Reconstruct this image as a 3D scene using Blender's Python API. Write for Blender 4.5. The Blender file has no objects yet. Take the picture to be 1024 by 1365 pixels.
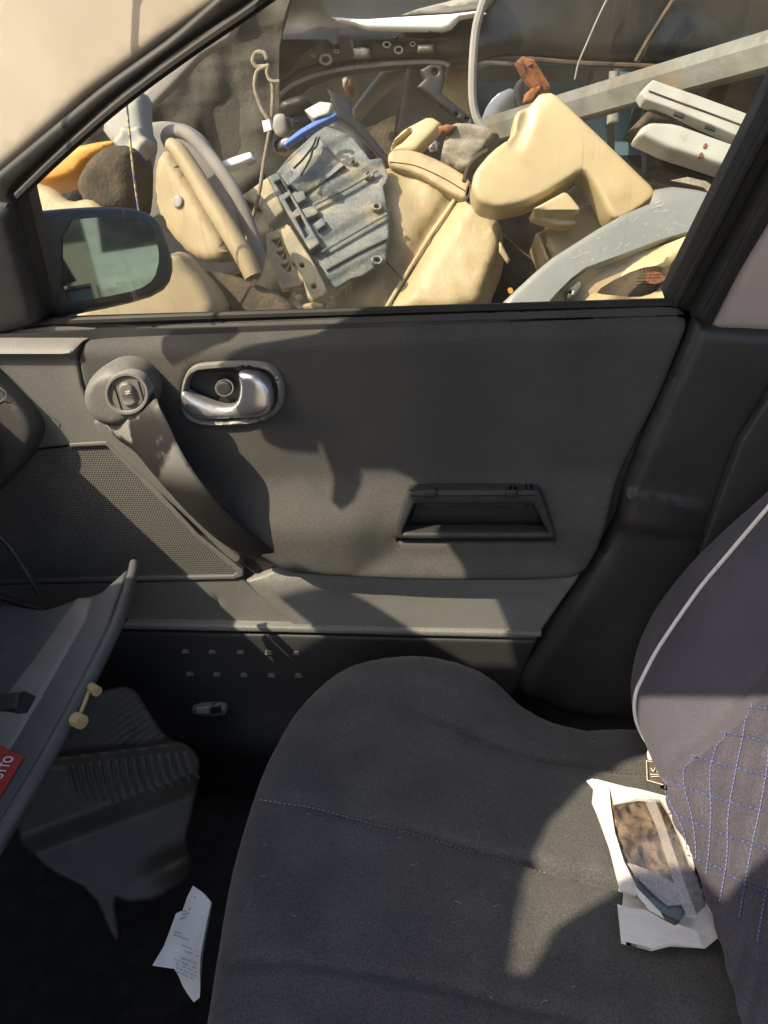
import bpy, math, random
import numpy as np
from mathutils import Vector, Matrix, noise
from mathutils.geometry import delaunay_2d_cdt
random.seed(7)
SC = bpy.context.scene
COL = SC.collection
rad = math.radians

# ------------------------------------------------------------------ camera
FPX = 986.0                                   # focal length in pixels of the 1365 px tall frame (26 mm lens)
CAM = Vector((0.14, -0.90, 1.28))
F = Vector((-0.13663, 0.88052, -0.45389)).normalized()
R = Vector((0.990586, 0.12534, -0.055037)).normalized()
U = R.cross(F).normalized()
cam_data = bpy.data.cameras.new('camera')
cam = bpy.data.objects.new('camera', cam_data); COL.objects.link(cam)
cam_data.sensor_fit = 'VERTICAL'; cam_data.sensor_height = 36.0; cam_data.lens = 36.0 * FPX / 1365.0
cam_data.clip_start = 0.02; cam_data.clip_end = 500
m = Matrix((R, U, -F)).transposed().to_4x4(); m.translation = CAM
cam.matrix_world = m
SC.camera = cam

# ------------------------------------------------------------------ light
L = Vector((0.56, 0.42, -0.714)).normalized()       # the way the sunlight travels
sun_el = math.asin(-L.z); sun_az = math.atan2(-L.x, -L.y)
W = bpy.data.worlds.new('World'); SC.world = W; W.use_nodes = True
nt = W.node_tree; nt.nodes.clear()
sky = nt.nodes.new('ShaderNodeTexSky'); sky.sky_type = 'NISHITA'; sky.sun_disc = False
sky.dust_density = 4.0; sky.sun_elevation = sun_el; sky.sun_rotation = sun_az
bg = nt.nodes.new('ShaderNodeBackground'); bg.inputs['Strength'].default_value = 0.15
out = nt.nodes.new('ShaderNodeOutputWorld')
nt.links.new(sky.outputs[0], bg.inputs[0]); nt.links.new(bg.outputs[0], out.inputs[0])
sd = bpy.data.lights.new('sun', 'SUN'); sd.energy = 4.3; sd.angle = rad(0.55); sd.color = (1.0, 0.87, 0.65)
sun = bpy.data.objects.new('sun', sd); COL.objects.link(sun)
sun.rotation_euler = L.to_track_quat('-Z', 'Y').to_euler(); sun.location = (-4, -4, 6)
SC.view_settings.view_transform = 'Standard'; SC.view_settings.look = 'None'
SC.view_settings.gamma = 1.0; SC.view_settings.use_curve_mapping = False
SC.view_settings.exposure = 0.90
SC.render.engine = 'CYCLES'
SC.cycles.use_denoising = True
SC.cycles.max_bounces = 10; SC.cycles.diffuse_bounces = 6; SC.cycles.transparent_max_bounces = 16
SC.cycles.sample_clamp_indirect = 6.0
SC.cycles.caustics_reflective = False; SC.cycles.caustics_refractive = False

# ------------------------------------------------------------------ placing
def ray(px, py):
    return F + R * ((px - 512.0) / FPX) + U * ((682.5 - py) / FPX)

class Plane:
    """a plane in the place: point, unit normal turned to the room"""
    def __init__(s, p, n):
        s.p = Vector(p); s.n = Vector(n).normalized()
    def at(s, px, py):
        d = ray(px, py)
        return CAM + d * ((s.p - CAM).dot(s.n) / d.dot(s.n))
    def off(s, a):
        return Plane(s.p + s.n * a, s.n)

def PY(y0, dx=0.0, dz=0.0, ref=None):
    """upright plane at y0; dx, dz tilt it; ref = pixel it passes at y0"""
    p = Vector((0, y0, 1.0))
    if ref: p = Plane(p, (0, -1, 0)).at(*ref)
    return Plane(p, (dx, -1, dz))

def conv(ox, oy, s):
    return lambda pts: [(ox + x / s, oy + y / s) for x, y in pts]
c1 = conv(0, 0, 2.0); c2 = conv(300, 0, 2.56); c3 = conv(600, 0, 2.415); c4 = conv(0, 420, 2.438)
c5 = conv(380, 420, 2.438); c6 = conv(700, 400, 2.731); c7 = conv(0, 720, 3.413); c8 = conv(150, 820, 2.4976)
c9 = conv(700, 850, 3.16); cA = conv(180, 1050, 1.896); cB = conv(0, 1000, 3.413); cC = conv(380, 820, 1.969)

def rounded(pts, n=2, w=0.25):
    for _ in range(n):
        q = []
        for i in range(len(pts)):
            a, b = pts[i], pts[(i + 1) % len(pts)]
            q.append((a[0] + (b[0] - a[0]) * w, a[1] + (b[1] - a[1]) * w))
            q.append((a[0] + (b[0] - a[0]) * (1 - w), a[1] + (b[1] - a[1]) * (1 - w)))
        pts = q
    return pts

def curve(pts, n=6):
    """Catmull-Rom through the points (any dimension)"""
    pts = [Vector(p) for p in pts]; o = []
    for i in range(len(pts) - 1):
        p0, p1, p2, p3 = pts[max(i - 1, 0)], pts[i], pts[i + 1], pts[min(i + 2, len(pts) - 1)]
        for k in range(n):
            t = k / n
            o.append(0.5 * ((2 * p1) + (p2 - p0) * t + (2 * p0 - 5 * p1 + 4 * p2 - p3) * t * t + (3 * p1 - p0 - 3 * p2 + p3) * t ** 3))
    o.append(pts[-1]); return o

def seg_d(x, y, a, b):
    dx, dy = b[0] - a[0], b[1] - a[1]; l = dx * dx + dy * dy
    t = 0 if l == 0 else max(0, min(1, ((x - a[0]) * dx + (y - a[1]) * dy) / l))
    return math.hypot(x - a[0] - dx * t, y - a[1] - dy * t)
def line_d(x, y, pl):
    return min(seg_d(x, y, pl[i], pl[i + 1]) for i in range(len(pl) - 1))
def inside(x, y, poly):
    c = False; j = len(poly) - 1
    for i in range(len(poly)):
        xi, yi = poly[i]; xj, yj = poly[j]
        if (yi > y) != (yj > y) and x < (xj - xi) * (y - yi) / (yj - yi) + xi: c = not c
        j = i
    return c
def sm(a, b, x):
    t = max(0, min(1, (x - a) / (b - a))); return t * t * (3 - 2 * t)
def gauss(d, w): return math.exp(-(d / w) ** 2)

# ------------------------------------------------------------------ objects
def tag(o, label=None, cat=None, group=None, kind=None):
    if label: o['label'] = label
    if cat: o['category'] = cat
    if group: o['group'] = group
    if kind: o['kind'] = kind
    return o
def thing(name, label, cat, loc, group=None):
    o = bpy.data.objects.new(name, None); COL.objects.link(o)
    o.location = loc; o.empty_display_size = 0.05
    return tag(o, label, cat, group)
def base(o):
    v = Vector((0, 0, 0))
    while o: v += Vector(o.location); o = o.parent
    return v
def add(name, verts, faces, mat, parent=None, smooth=True, sharp=40):
    verts = [Vector(v) for v in verts]
    if parent: loc = Vector((0, 0, 0)); org = base(parent)
    else:
        lo = Vector([min(v[i] for v in verts) for i in range(3)]); hi = Vector([max(v[i] for v in verts) for i in range(3)])
        loc = org = Vector(((lo.x + hi.x) / 2, (lo.y + hi.y) / 2, lo.z))
    me = bpy.data.meshes.new(name)
    me.from_pydata([v - org for v in verts], [], faces)
    me.update()
    if smooth:
        me.shade_smooth()
        try: me.set_sharp_from_angle(angle=rad(sharp))
        except Exception: pass
    me.materials.append(mat)
    o = bpy.data.objects.new(name, me); COL.objects.link(o); o.location = loc
    if parent: o.parent = parent
    return o

def relief(name, mat, plane, pts, parent=None, thick=0.02, cell=14, R=0, dome=0.0, disp=None, holes=(), rings=None,
           extra=(), back=None, smooth=True, sharp=40, front=0.0, warp=0.0, wseed=0):
    """a solid piece whose outline lies on `plane`; its face domes by `dome` over R px from the rim and by disp(px, py) metres"""
    n = len(pts)
    area = sum(pts[i][0] * pts[(i + 1) % n][1] - pts[(i + 1) % n][0] * pts[i][1] for i in range(n))
    if area < 0: pts = pts[::-1]
    loops = [list(pts)] + [list(h) for h in holes]
    vs = []; es = []
    step = min(cell * 1.3, max(R * .7, 3.0)) if (R and dome) else cell * 1.3
    for lp in loops:
        # split long sides
        q = []
        for i in range(len(lp)):
            a, b = lp[i], lp[(i + 1) % len(lp)]
            k = max(1, int(math.hypot(b[0] - a[0], b[1] - a[1]) / step))
            q += [(a[0] + (b[0] - a[0]) * j / k, a[1] + (b[1] - a[1]) * j / k) for j in range(k)]
        s = len(vs); vs += q; es += [(s + j, s + (j + 1) % len(q)) for j in range(len(q))]
    SA = np.array([vs[a] for a, b in es], float); SB = np.array([vs[b] for a, b in es], float); SD = SB - SA; SL = np.maximum((SD ** 2).sum(1), 1e-12)
    prv = {b: a for a, b in es}; nxt = {a: b for a, b in es}
    def rims(p):
        o = np.empty(len(p))
        for i in range(0, len(p), 4000):
            q = p[i:i + 4000, None, :]; w = q - SA
            t = np.clip((w * SD).sum(2) / SL, 0, 1)
            o[i:i + 4000] = np.sqrt(((w - SD * t[..., None]) ** 2).sum(2).min(1))
        return o
    def oks(p):
        # even-odd over all loops: holes flip it back
        o = np.empty(len(p), bool)
        for i in range(0, len(p), 4000):
            x = p[i:i + 4000, 0][:, None]; y = p[i:i + 4000, 1][:, None]
            c = (SA[:, 1] > y) != (SB[:, 1] > y)
            with np.errstate(divide='ignore', invalid='ignore'):
                xi = SD[:, 0] * (y - SA[:, 1]) / SD[:, 1] + SA[:, 0]
            o[i:i + 4000] = ((c & (x < xi)).sum(1) % 2) == 1
        return o
    def keep(p, mn):
        if not len(p): return p
        p = p[oks(p)]
        return p[rims(p) > mn] if len(p) else p
    if rings is None: rings = ([R * .07, R * .25, R * .55, R] if R >= 8 else [R * .25, R * .6, R * 1.1]) if R else []
    cand = np.zeros((0, 2))
    VS = np.array(vs, float); PV = np.array([vs[prv[i]] for i in range(len(vs))], float); NX = np.array([vs[nxt[i]] for i in range(len(vs))], float)
    D_ = NX - PV; DL = np.sqrt((D_ ** 2).sum(1)); g = DL > 1e-9; NR = np.stack([-D_[:, 1], D_[:, 0]], 1)[g] / DL[g][:, None]
    for r in rings:
        for sg in (1, -1):
            q = keep(VS[g] + NR * r * sg, r * .9)
            if len(q) > 1:
                th = min(step * .35, 2.0); out_ = [q[0]]
                for w in q[1:]:
                    if abs(w[0] - out_[-1][0]) + abs(w[1] - out_[-1][1]) > th: out_.append(w)
                q = np.array(out_)
            if len(q): cand = np.vstack([cand, q])
    ex_ = []
    for pl, offs in extra:
        for i in range(len(pl) - 1):
            a, b = pl[i], pl[i + 1]; l = math.hypot(b[0] - a[0], b[1] - a[1])
            if l == 0: continue
            k = max(1, int(l / (cell * .6)))
            for j in range(k):
                for of in offs: ex_.append((a[0] + (b[0] - a[0]) * j / k - (b[1] - a[1]) / l * of, a[1] + (b[1] - a[1]) * j / k + (b[0] - a[0]) / l * of))
    if ex_: cand = np.vstack([cand, keep(np.array(ex_), 1.5)])
    x0 = min(p[0] for p in pts); x1 = max(p[0] for p in pts); y0 = min(p[1] for p in pts); y1 = max(p[1] for p in pts)
    near = set((int(c[0] // (cell * .45)), int(c[1] // (cell * .45))) for c in cand)
    r = 0; y = y0 + cell * .5; gr = []
    while y < y1:
        x = x0 + (cell * .5 if r % 2 else 0)
        while x < x1:
            if (int(x // (cell * .45)), int(y // (cell * .45))) not in near: gr.append((x, y))
            x += cell
        y += cell * .87; r += 1
    if gr: cand = np.vstack([cand, keep(np.array(gr, float), cell * .45)])
    cand = [(float(x), float(y)) for x, y in cand]
    P = [Vector(v) for v in vs] + [Vector(c) for c in cand]
    V2, E2, F2, ov, oe, of_ = delaunay_2d_cdt(P, es, [], 0, 1e-4)
    VV = np.array([(v.x, v.y) for v in V2])
    CT = np.array([VV[list(f)].mean(0) for f in F2]) if len(F2) else np.zeros((0, 2))
    okf = oks(CT); tris = [list(f) for f, o in zip(F2, okf) if o]
    rimv = rims(VV)
    nv = len(V2); front_v = []; back_v = []
    bn = back.normalized() if back else -plane.n
    for v, rd in zip(V2, rimv):
        d = front
        if dome and R:
            t = min(1, rd / R); d += dome * math.sqrt(max(0, 1 - (1 - t) ** 2))
        if disp: d += disp(v.x, v.y)
        p = plane.at(v.x, v.y)
        if warp: d += warp * noise.noise(p * 9 + Vector((wseed, 0, 0))) 
        front_v.append(p + plane.n * d); back_v.append(p + bn * thick)
    # orientation: face normal along plane.n
    faces = []
    for t in tris:
        a, b, c = (front_v[i] for i in t[:3])
        if (plane.at(V2[t[1]].x, V2[t[1]].y) - plane.at(V2[t[0]].x, V2[t[0]].y)).cross(plane.at(V2[t[2]].x, V2[t[2]].y) - plane.at(V2[t[0]].x, V2[t[0]].y)).dot(plane.n) < 0: t = t[::-1]
        faces.append(t)
    cnt = {}
    for t in faces:
        for i in range(len(t)):
            e = (t[i], t[(i + 1) % len(t)]); cnt[e] = cnt.get(e, 0) + 1
    allf = list(faces) + [[i + nv for i in t[::-1]] for t in faces]
    for (a, b) in cnt:
        if (b, a) not in cnt: allf.append([b, a, a + nv, b + nv])
    return add(name, front_v + back_v, allf, mat, parent, smooth, sharp)

def tube(name, mat, pts, r, parent=None, seg=8, caps=True, flat=None):
    """round bar along 3-D points; r number or list"""
    pts = [Vector(p) for p in pts]; n = len(pts)
    rs = r if isinstance(r, (list, tuple)) else [r] * n
    vs = []; fs = []; up = None
    for i in range(n):
        t = (pts[min(i + 1, n - 1)] - pts[max(i - 1, 0)]).normalized()
        if up is None: up = t.orthogonal().normalized()
        up = (up - t * up.dot(t)).normalized(); sd_ = t.cross(up)
        for k in range(seg):
            a = 2 * math.pi * (k + .5) / seg
            vs.append(pts[i] + (up * math.cos(a) + sd_ * math.sin(a)) * rs[i])
    for i in range(n - 1):
        for k in range(seg):
            k2 = (k + 1) % seg
            fs.append([i * seg + k, i * seg + k2, (i + 1) * seg + k2, (i + 1) * seg + k])
    if caps:
        fs.append(list(range(seg))[::-1]); fs.append([(n - 1) * seg + k for k in range(seg)])
    return add(name, vs, fs, mat, parent)
def ptube(name, mat, plane, px, r, parent=None, n=6, off=0.0, **k):
    q = curve([(x, y, 0) for x, y in px], n)
    if isinstance(r, (list, tuple)):
        rr = []
        for i in range(len(q)):
            t = i / (len(q) - 1) * (len(r) - 1); a = int(min(t, len(r) - 2)); rr.append(r[a] + (r[a + 1] - r[a]) * (t - a))
        r = rr
    return tube(name, mat, [plane.at(v.x, v.y) + plane.n * off for v in q], r, parent, **k)

def boxes(name, mat, lst, parent=None):
    """axis boxes (lo, hi) joined into one mesh"""
    vs = []; fs = []
    for lo, hi in lst:
        s = len(vs)
        vs += [(x, y, z) for z in (lo[2], hi[2]) for y in (lo[1], hi[1]) for x in (lo[0], hi[0])]
        fs += [[s + i for i in f] for f in ((0, 2, 3, 1), (4, 5, 7, 6), (0, 1, 5, 4), (2, 6, 7, 3), (0, 4, 6, 2), (1, 3, 7, 5))]
    return add(name, vs, fs, mat, parent, smooth=False)

def disc(cx, cy, rx, ry=None, n=24, rot=0):
    ry = ry or rx; c, s = math.cos(rot), math.sin(rot)
    return [(cx + rx * math.cos(a) * c - ry * math.sin(a) * s, cy + rx * math.cos(a) * s + ry * math.sin(a) * c) for a in (2 * math.pi * k / n for k in range(n))]

def letters(name, body, mat, plane, a, b, parent=None, mirror=False, spread=1.0, off=0.0006, tall=1.0, bold=0.0):
    """flat print: the words run from pixel a to pixel b on the plane"""
    cu = bpy.data.curves.new(name, 'FONT'); cu.body = body; cu.space_line = spread; cu.offset = bold; cu.resolution_u = 3
    tmp = bpy.data.objects.new(name + '_source', cu); COL.objects.link(tmp)
    dg = bpy.context.evaluated_depsgraph_get(); dg.update()
    me = bpy.data.meshes.new_from_object(tmp.evaluated_get(dg))
    bpy.data.objects.remove(tmp)
    xs = [v.co.x for v in me.vertices]; x0, x1 = min(xs), max(xs)
    A = plane.at(*a) + plane.n * off; B = plane.at(*b) + plane.n * off
    ex = (B - A); w = ex.length; ex.normalize(); ey = plane.n.cross(ex).normalized()
    k = w / (x1 - x0)
    vs = []
    for v in me.vertices:
        t = (v.co.x - x0)
        if mirror: t = (x1 - x0) - t
        vs.append(A + ex * (t * k) + ey * (v.co.y * k * tall))
    fs = [list(p.vertices) for p in me.polygons]
    if mirror: fs = [f[::-1] for f in fs]
    return add(name, vs, fs, mat, parent, smooth=False)

def print_rows(name, mt, plane, rows, parent, h=2.4, w=1.0, off=.0006, seed=1):
    """rows of print too small to read: little upright and level strokes, glyph by glyph, from pixel a to pixel b"""
    rg = random.Random(seed); vs = []; fs = []
    def bar(x0, y0, x1, y1, t):
        l = math.hypot(x1 - x0, y1 - y0) or 1; nx, ny = -(y1 - y0) / l * t, (x1 - x0) / l * t; k = len(vs)
        for x, y in ((x0 - nx, y0 - ny), (x1 - nx, y1 - ny), (x1 + nx, y1 + ny), (x0 + nx, y0 + ny)): vs.append(plane.at(x, y) + plane.n * off)
        fs.append([k, k + 1, k + 2, k + 3])
    for a, b in rows:
        l = math.hypot(b[0] - a[0], b[1] - a[1]); dx, dy = (b[0] - a[0]) / l, (b[1] - a[1]) / l; s_ = 0
        while s_ < l:
            if rg.random() > .16:
                x, y = a[0] + dx * s_, a[1] + dy * s_; ux, uy = dy * h, -dx * h
                for q in range(rg.choice((1, 2, 2))):
                    o = q * w * .9
                    bar(x + dx * o, y + dy * o, x + dx * o + ux, y + dy * o + uy, .22)
                e = rg.choice((0, .5, 1)); bar(x + ux * e, y + uy * e, x + dx * w + ux * e, y + dy * w + uy * e, .2)
            s_ += w * 1.75
    return add(name, vs, fs, mt, parent, smooth=False)

# ------------------------------------------------------------------ materials
def mat(name, col, col2=None, scale=6.0, lo=.35, hi=.65, rough=.5, rough2=None, metal=0.0, bump=0.0, bscale=400.0, bump2=0.0, b2scale=20.0,
        dust=None, dscale=14.0, dlo=.5, dhi=.75, damt=.6, spec=.5, stretch=None, coat=0.0, detail=4.0, weave=0.0, wscale=900.0, sheen=0.0, wave=None, speck=0.0, sscale=700.0, dmask=None):
    mt = bpy.data.materials.new(name); mt.use_nodes = True
    t = mt.node_tree; N = t.nodes; K = t.links
    b = N['Principled BSDF']
    b.inputs['Roughness'].default_value = rough; b.inputs['Metallic'].default_value = metal
    b.inputs['Specular IOR Level'].default_value = spec
    if coat: b.inputs['Coat Weight'].default_value = coat
    if sheen: b.inputs['Sheen Weight'].default_value = sheen
    tc = N.new('ShaderNodeTexCoord'); src = tc.outputs['Object']
    if stretch:
        mp = N.new('ShaderNodeMapping'); mp.inputs['Scale'].default_value = stretch; K.new(src, mp.inputs[0]); src2 = mp.outputs[0]
    else: src2 = src
    def nz(s, d=detail, v=src):
        x = N.new('ShaderNodeTexNoise'); x.inputs['Scale'].default_value = s; x.inputs['Detail'].default_value = d; K.new(v, x.inputs['Vector']); return x.outputs[0]
    def ramp(f, a, c):
        x = N.new('ShaderNodeMapRange'); x.inputs[1].default_value = a; x.inputs[2].default_value = c; x.interpolation_type = 'SMOOTHSTEP'; K.new(f, x.inputs[0]); return x.outputs[0]
    def mix(f, a, c):
        x = N.new('ShaderNodeMix'); x.data_type = 'RGBA'
        K.new(f, x.inputs[0])
        for s, v in ((6, a), (7, c)):
            if isinstance(v, tuple): x.inputs[s].default_value = (*v, 1)
            else: K.new(v, x.inputs[s])
        return x.outputs[2]
    c = tuple(col)
    if col2: c = mix(ramp(nz(scale, v=src2), lo, hi), c, tuple(col2))
    if dust:
        f = ramp(nz(dscale, 6, src2), dlo, dhi)
        if dmask:
            sp = N.new('ShaderNodeSeparateXYZ'); K.new(src, sp.inputs[0])
            m2 = N.new('ShaderNodeMath'); m2.operation = 'MULTIPLY'; K.new(f, m2.inputs[0]); K.new(ramp(sp.outputs[2], *dmask), m2.inputs[1]); f = m2.outputs[0]
        mu = N.new('ShaderNodeMath'); mu.operation = 'MULTIPLY'; mu.inputs[1].default_value = damt; K.new(f, mu.inputs[0])
        c = mix(mu.outputs[0], c, tuple(dust))
        if rough2 is not None:
            mr = N.new('ShaderNodeMapRange'); mr.inputs[3].default_value = rough; mr.inputs[4].default_value = rough2; K.new(f, mr.inputs[0]); K.new(mr.outputs[0], b.inputs['Roughness'])
    if speck:
        mr = N.new('ShaderNodeMapRange'); mr.inputs[1].default_value = .3; mr.inputs[2].default_value = .7; mr.inputs[3].default_value = 1 - speck; mr.inputs[4].default_value = 1 + speck
        K.new(nz(sscale, 3), mr.inputs[0])
        hs = N.new('ShaderNodeHueSaturation'); K.new(mr.outputs[0], hs.inputs['Value'])
        if isinstance(c, tuple): hs.inputs['Color'].default_value = (*c, 1)
        else: K.new(c, hs.inputs['Color'])
        c = hs.outputs[0]
    if isinstance(c, tuple): b.inputs['Base Color'].default_value = (*c, 1)
    else: K.new(c, b.inputs['Base Color'])
    hsrc = []
    if bump: hsrc.append((nz(bscale, 2), bump))
    if bump2: hsrc.append((nz(b2scale, 4, src2), bump2))
    if weave:
        for ax in ('X', 'Z'):
            w = N.new('ShaderNodeTexWave'); w.inputs['Scale'].default_value = wscale / 20; w.bands_direction = ax; w.inputs['Distortion'].default_value = .6; w.inputs['Detail'].default_value = 1; K.new(src, w.inputs[0]); hsrc.append((w.outputs[1], weave))
    if wave:
        w = N.new('ShaderNodeTexWave'); w.inputs['Scale'].default_value = wave[0]; w.bands_direction = wave[1]; w.inputs['Distortion'].default_value = wave[2]; K.new(src, w.inputs[0]); hsrc.append((w.outputs[1], wave[3]))
    prev = None
    for h, dist in hsrc:
        bp = N.new('ShaderNodeBump'); bp.inputs['Distance'].default_value = dist; bp.inputs['Strength'].default_value = 1.0
        K.new(h, bp.inputs['Height'])
        if prev: K.new(prev, bp.inputs['Normal'])
        prev = bp.outputs[0]
    if prev: K.new(prev, b.inputs['Normal'])
    return mt

M = {}
M['trim'] = mat('dark_trim_plastic', (.112, .110, .102), (.134, .130, .118), 5, speck=.15, sscale=520, rough=.56, bump=.0003, bscale=650, dust=(.28, .26, .21), dscale=9, dlo=.5, dhi=.85, damt=.35, spec=.4)
M['insert'] = mat('door_insert_cloth', (.056, .057, .055), (.072, .069, .062), 7, speck=.2, sscale=480, rough=.78, bump=.0004, bscale=600, dust=(.15, .13, .10), dscale=6, dlo=.48, dhi=.9, damt=.4, spec=.25)
M['lower'] = mat('lower_trim_plastic', (.145, .144, .136), (.172, .169, .156), 8, speck=.25, sscale=520, rough=.5, bump=.0003, bscale=700, dust=(.24, .23, .20), dscale=60, dlo=.55, dhi=.8, damt=.3, spec=.4)
M['black'] = mat('black_plastic', (.018, .018, .018), (.028, .027, .026), 6, rough=.48, bump=.00015, bscale=700, dust=(.07, .065, .055), dscale=12, dlo=.5, dhi=.85, damt=.4)
M['rubber'] = mat('black_rubber', (.012, .012, .011), rough=.6, bump=.0001, bscale=300, dust=(.06, .06, .045), dscale=20, damt=.3)
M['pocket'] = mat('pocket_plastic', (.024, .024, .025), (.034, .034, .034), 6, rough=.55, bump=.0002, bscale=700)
M['handle'] = mat('worn_grab_handle', (.024, .0235, .023), rough=.5, spec=.3, bump=.00012, bscale=500, dust=(.26, .25, .23), dscale=15, dlo=.44, dhi=.52, damt=.8, rough2=.75, dmask=(.525, .585))
M['bezel'] = mat('bezel_plastic', (.17, .165, .15), (.20, .195, .175), 10, rough=.45, bump=.0001, bscale=700)
M['satin'] = mat('satin_chrome', (.74, .74, .76), rough=.3, metal=.85, bump=.00003, bscale=500)
M['button'] = mat('button_plastic', (.14, .135, .12), (.17, .16, .14), 20, rough=.5, bump=.0001, bscale=900)
M['icon'] = mat('icon_print', (.6, .58, .5), rough=.6)
M['headliner'] = mat('headliner_cloth', (.33, .29, .23), (.37, .325, .255), 8, rough=.9, bump=.00015, bscale=700, spec=.15)
M['pillar'] = mat('pillar_plastic', (.36, .31, .29), (.40, .34, .32), 7, rough=.7, bump=.0002, bscale=700)
M['seat'] = mat('seat_cloth', (.072, .069, .066), (.090, .086, .081), 14, speck=.35, sscale=560, rough=.88, bump=.0006, bscale=700, dust=(.12, .115, .105), dscale=10, dlo=.54, dhi=.74, damt=.45, spec=.2, sheen=.15)
M['bolster'] = mat('bolster_cloth', (.076, .071, .090), (.090, .084, .104), 10, speck=.2, sscale=700, rough=.85, bump=.0004, bscale=900, spec=.2, sheen=.1)
M['quilt'] = mat('quilted_cloth', (.060, .055, .070), (.078, .071, .088), 12, speck=.35, sscale=600, rough=.85, bump=.0006, bscale=700, bump2=.002, b2scale=45, spec=.2, sheen=.1)
M['piping'] = mat('white_piping', (.78, .75, .72), rough=.7, bump=.0002, bscale=900)
M['thread'] = mat('pale_thread', (.24, .24, .24), rough=.8)
M['bluethread'] = mat('blue_thread', (.10, .12, .30), rough=.7)
M['dash'] = mat('dash_plastic', (.055, .053, .050), (.07, .067, .062), 8, rough=.5, bump=.0003, bscale=500)
M['lid'] = mat('glovebox_plastic', (.075, .078, .078), (.09, .092, .09), 8, rough=.5, bump=.0002, bscale=700, dust=(.16, .155, .145), dscale=25, dlo=.5, dhi=.8, damt=.4)
M['duct'] = mat('footwell_plastic', (.048, .043, .034), (.066, .058, .046), 10, rough=.55, bump=.0006, bscale=90, dust=(.10, .09, .075), dscale=18, dlo=.5, dhi=.75, damt=.5)
M['carpet'] = mat('black_carpet', (.026, .025, .022), (.045, .042, .037), 30, rough=.95, bump=.002, bscale=250)
M['red'] = mat('red_sticker', (.42, .045, .04), (.36, .04, .035), 20, rough=.45)
M['white'] = mat('white_print', (.75, .75, .73), rough=.5)
M['brass'] = mat('yellowed_nylon', (.55, .42, .20), (.45, .33, .15), 30, rough=.5)
M['paper'] = mat('crumpled_paper', (.72, .72, .74), (.66, .66, .68), 20, rough=.8, bump2=.004, b2scale=35)
M['ink'] = mat('grey_ink', (.16, .16, .20), rough=.8)
M['pack'] = mat('packet_paper', (.74, .71, .66), (.68, .65, .60), 20, rough=.55, bump2=.003, b2scale=40)
M['fluff'] = mat('brown_wadding', (.075, .052, .032), (.26, .19, .125), 45, rough=.95, bump=.004, bscale=120, bump2=.004, b2scale=40)
M['label'] = mat('brown_label', (.13, .085, .06), (.16, .11, .08), 40, rough=.7)
# out in the yard
M['cream'] = mat('cream_leather', (.385, .30, .17), (.33, .25, .135), 9, rough=.55, bump=.0004, bscale=260, bump2=.006, b2scale=14, dust=(.22, .15, .075), dscale=11, dlo=.52, dhi=.8, damt=.6)
M['creamp'] = mat('cream_plastic', (.46, .365, .21), (.40, .31, .17), 6, rough=.42, bump=.0003, bscale=400, dust=(.24, .16, .08), dscale=11, dlo=.53, dhi=.85, damt=.5)
M['beige'] = mat('beige_plastic', (.36, .28, .165), (.29, .22, .125), 8, rough=.6, bump=.0003, bscale=400)
M['tray'] = mat('dusty_undertray', (.105, .118, .122), (.155, .16, .155), 14, rough=.6, bump=.001, bscale=120, bump2=.0015, b2scale=30, dust=(.30, .255, .165), dscale=9, dlo=.50, dhi=.68, damt=.75, stretch=(1, 1, 1.8), speck=.2, sscale=160)
M['sandy'] = mat('sandy_plastic', (.40, .325, .20), (.25, .215, .15), 18, rough=.7, bump=.001, bscale=100)
M['pale'] = mat('pale_silver_paint', (.44, .435, .39), (.38, .37, .33), 8, rough=.4, coat=.3, dust=(.33, .24, .14), dscale=14, dlo=.55, dhi=.72, damt=.6)
M['silver'] = mat('silver_paint', (.30, .30, .27), (.26, .26, .235), 5, rough=.38, metal=.35, coat=.4, dust=(.42, .38, .29), dscale=9, dlo=.55, dhi=.8, damt=.5)
M['scratch'] = mat('scratched_primer', (.52, .51, .46), rough=.7)
M['galv'] = mat('galvanised_steel', (.20, .195, .17), (.14, .138, .12), 10, rough=.42, metal=.45, dust=(.24, .17, .09), dscale=9, dlo=.5, dhi=.72, damt=.7, bump2=.002, b2scale=30)
M['rust'] = mat('rust', (.27, .10, .035), (.14, .055, .03), 30, rough=.9, bump=.003, bscale=90)
M['felt'] = mat('dirty_felt', (.30, .265, .215), (.21, .18, .14), 30, rough=.98, bump=.0012, bscale=260, stretch=(1, 1, 2.5), speck=.2, sscale=300, spec=.1)
M['tarp'] = mat('black_netting', (.036, .031, .024), (.058, .050, .038), 7, rough=.85, bump2=.004, b2scale=30, bump=.0015, bscale=220, speck=.3, sscale=260)
M['blackpaint'] = mat('black_paint', (.014, .014, .013), (.024, .023, .02), 5, rough=.32, coat=.3, dust=(.055, .048, .036), dscale=5, dlo=.45, dhi=.85, damt=.6)
M['greyp'] = mat('grey_plastic', (.30, .285, .26), (.25, .235, .215), 8, rough=.6, bump=.0003, bscale=400)
M['mauve'] = mat('grey_door_cloth', (.26, .235, .215), (.20, .18, .165), 9, rough=.85, bump=.0004, bscale=500)
M['orange'] = mat('orange_paint', (.72, .33, .05), (.64, .28, .04), 6, rough=.4, coat=.3)
M['brown'] = mat('brown_cloth', (.085, .063, .04), (.05, .038, .026), 20, rough=.95, bump=.002, bscale=120, bump2=.01, b2scale=16)
M['rope'] = mat('dusty_rope', (.32, .27, .19), (.22, .18, .13), 60, rough=.95, bump=.002, bscale=300)
M['yellow'] = mat('yellow_cord', (.60, .45, .10), (.10, .14, .30), 90, lo=.45, hi=.55, rough=.6)
M['blue'] = mat('blue_plastic', (.06, .16, .50), (.05, .11, .34), 12, rough=.4)
M['clear'] = mat('cloudy_plastic', (.50, .52, .48), (.38, .40, .36), 30, rough=.2)
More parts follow.
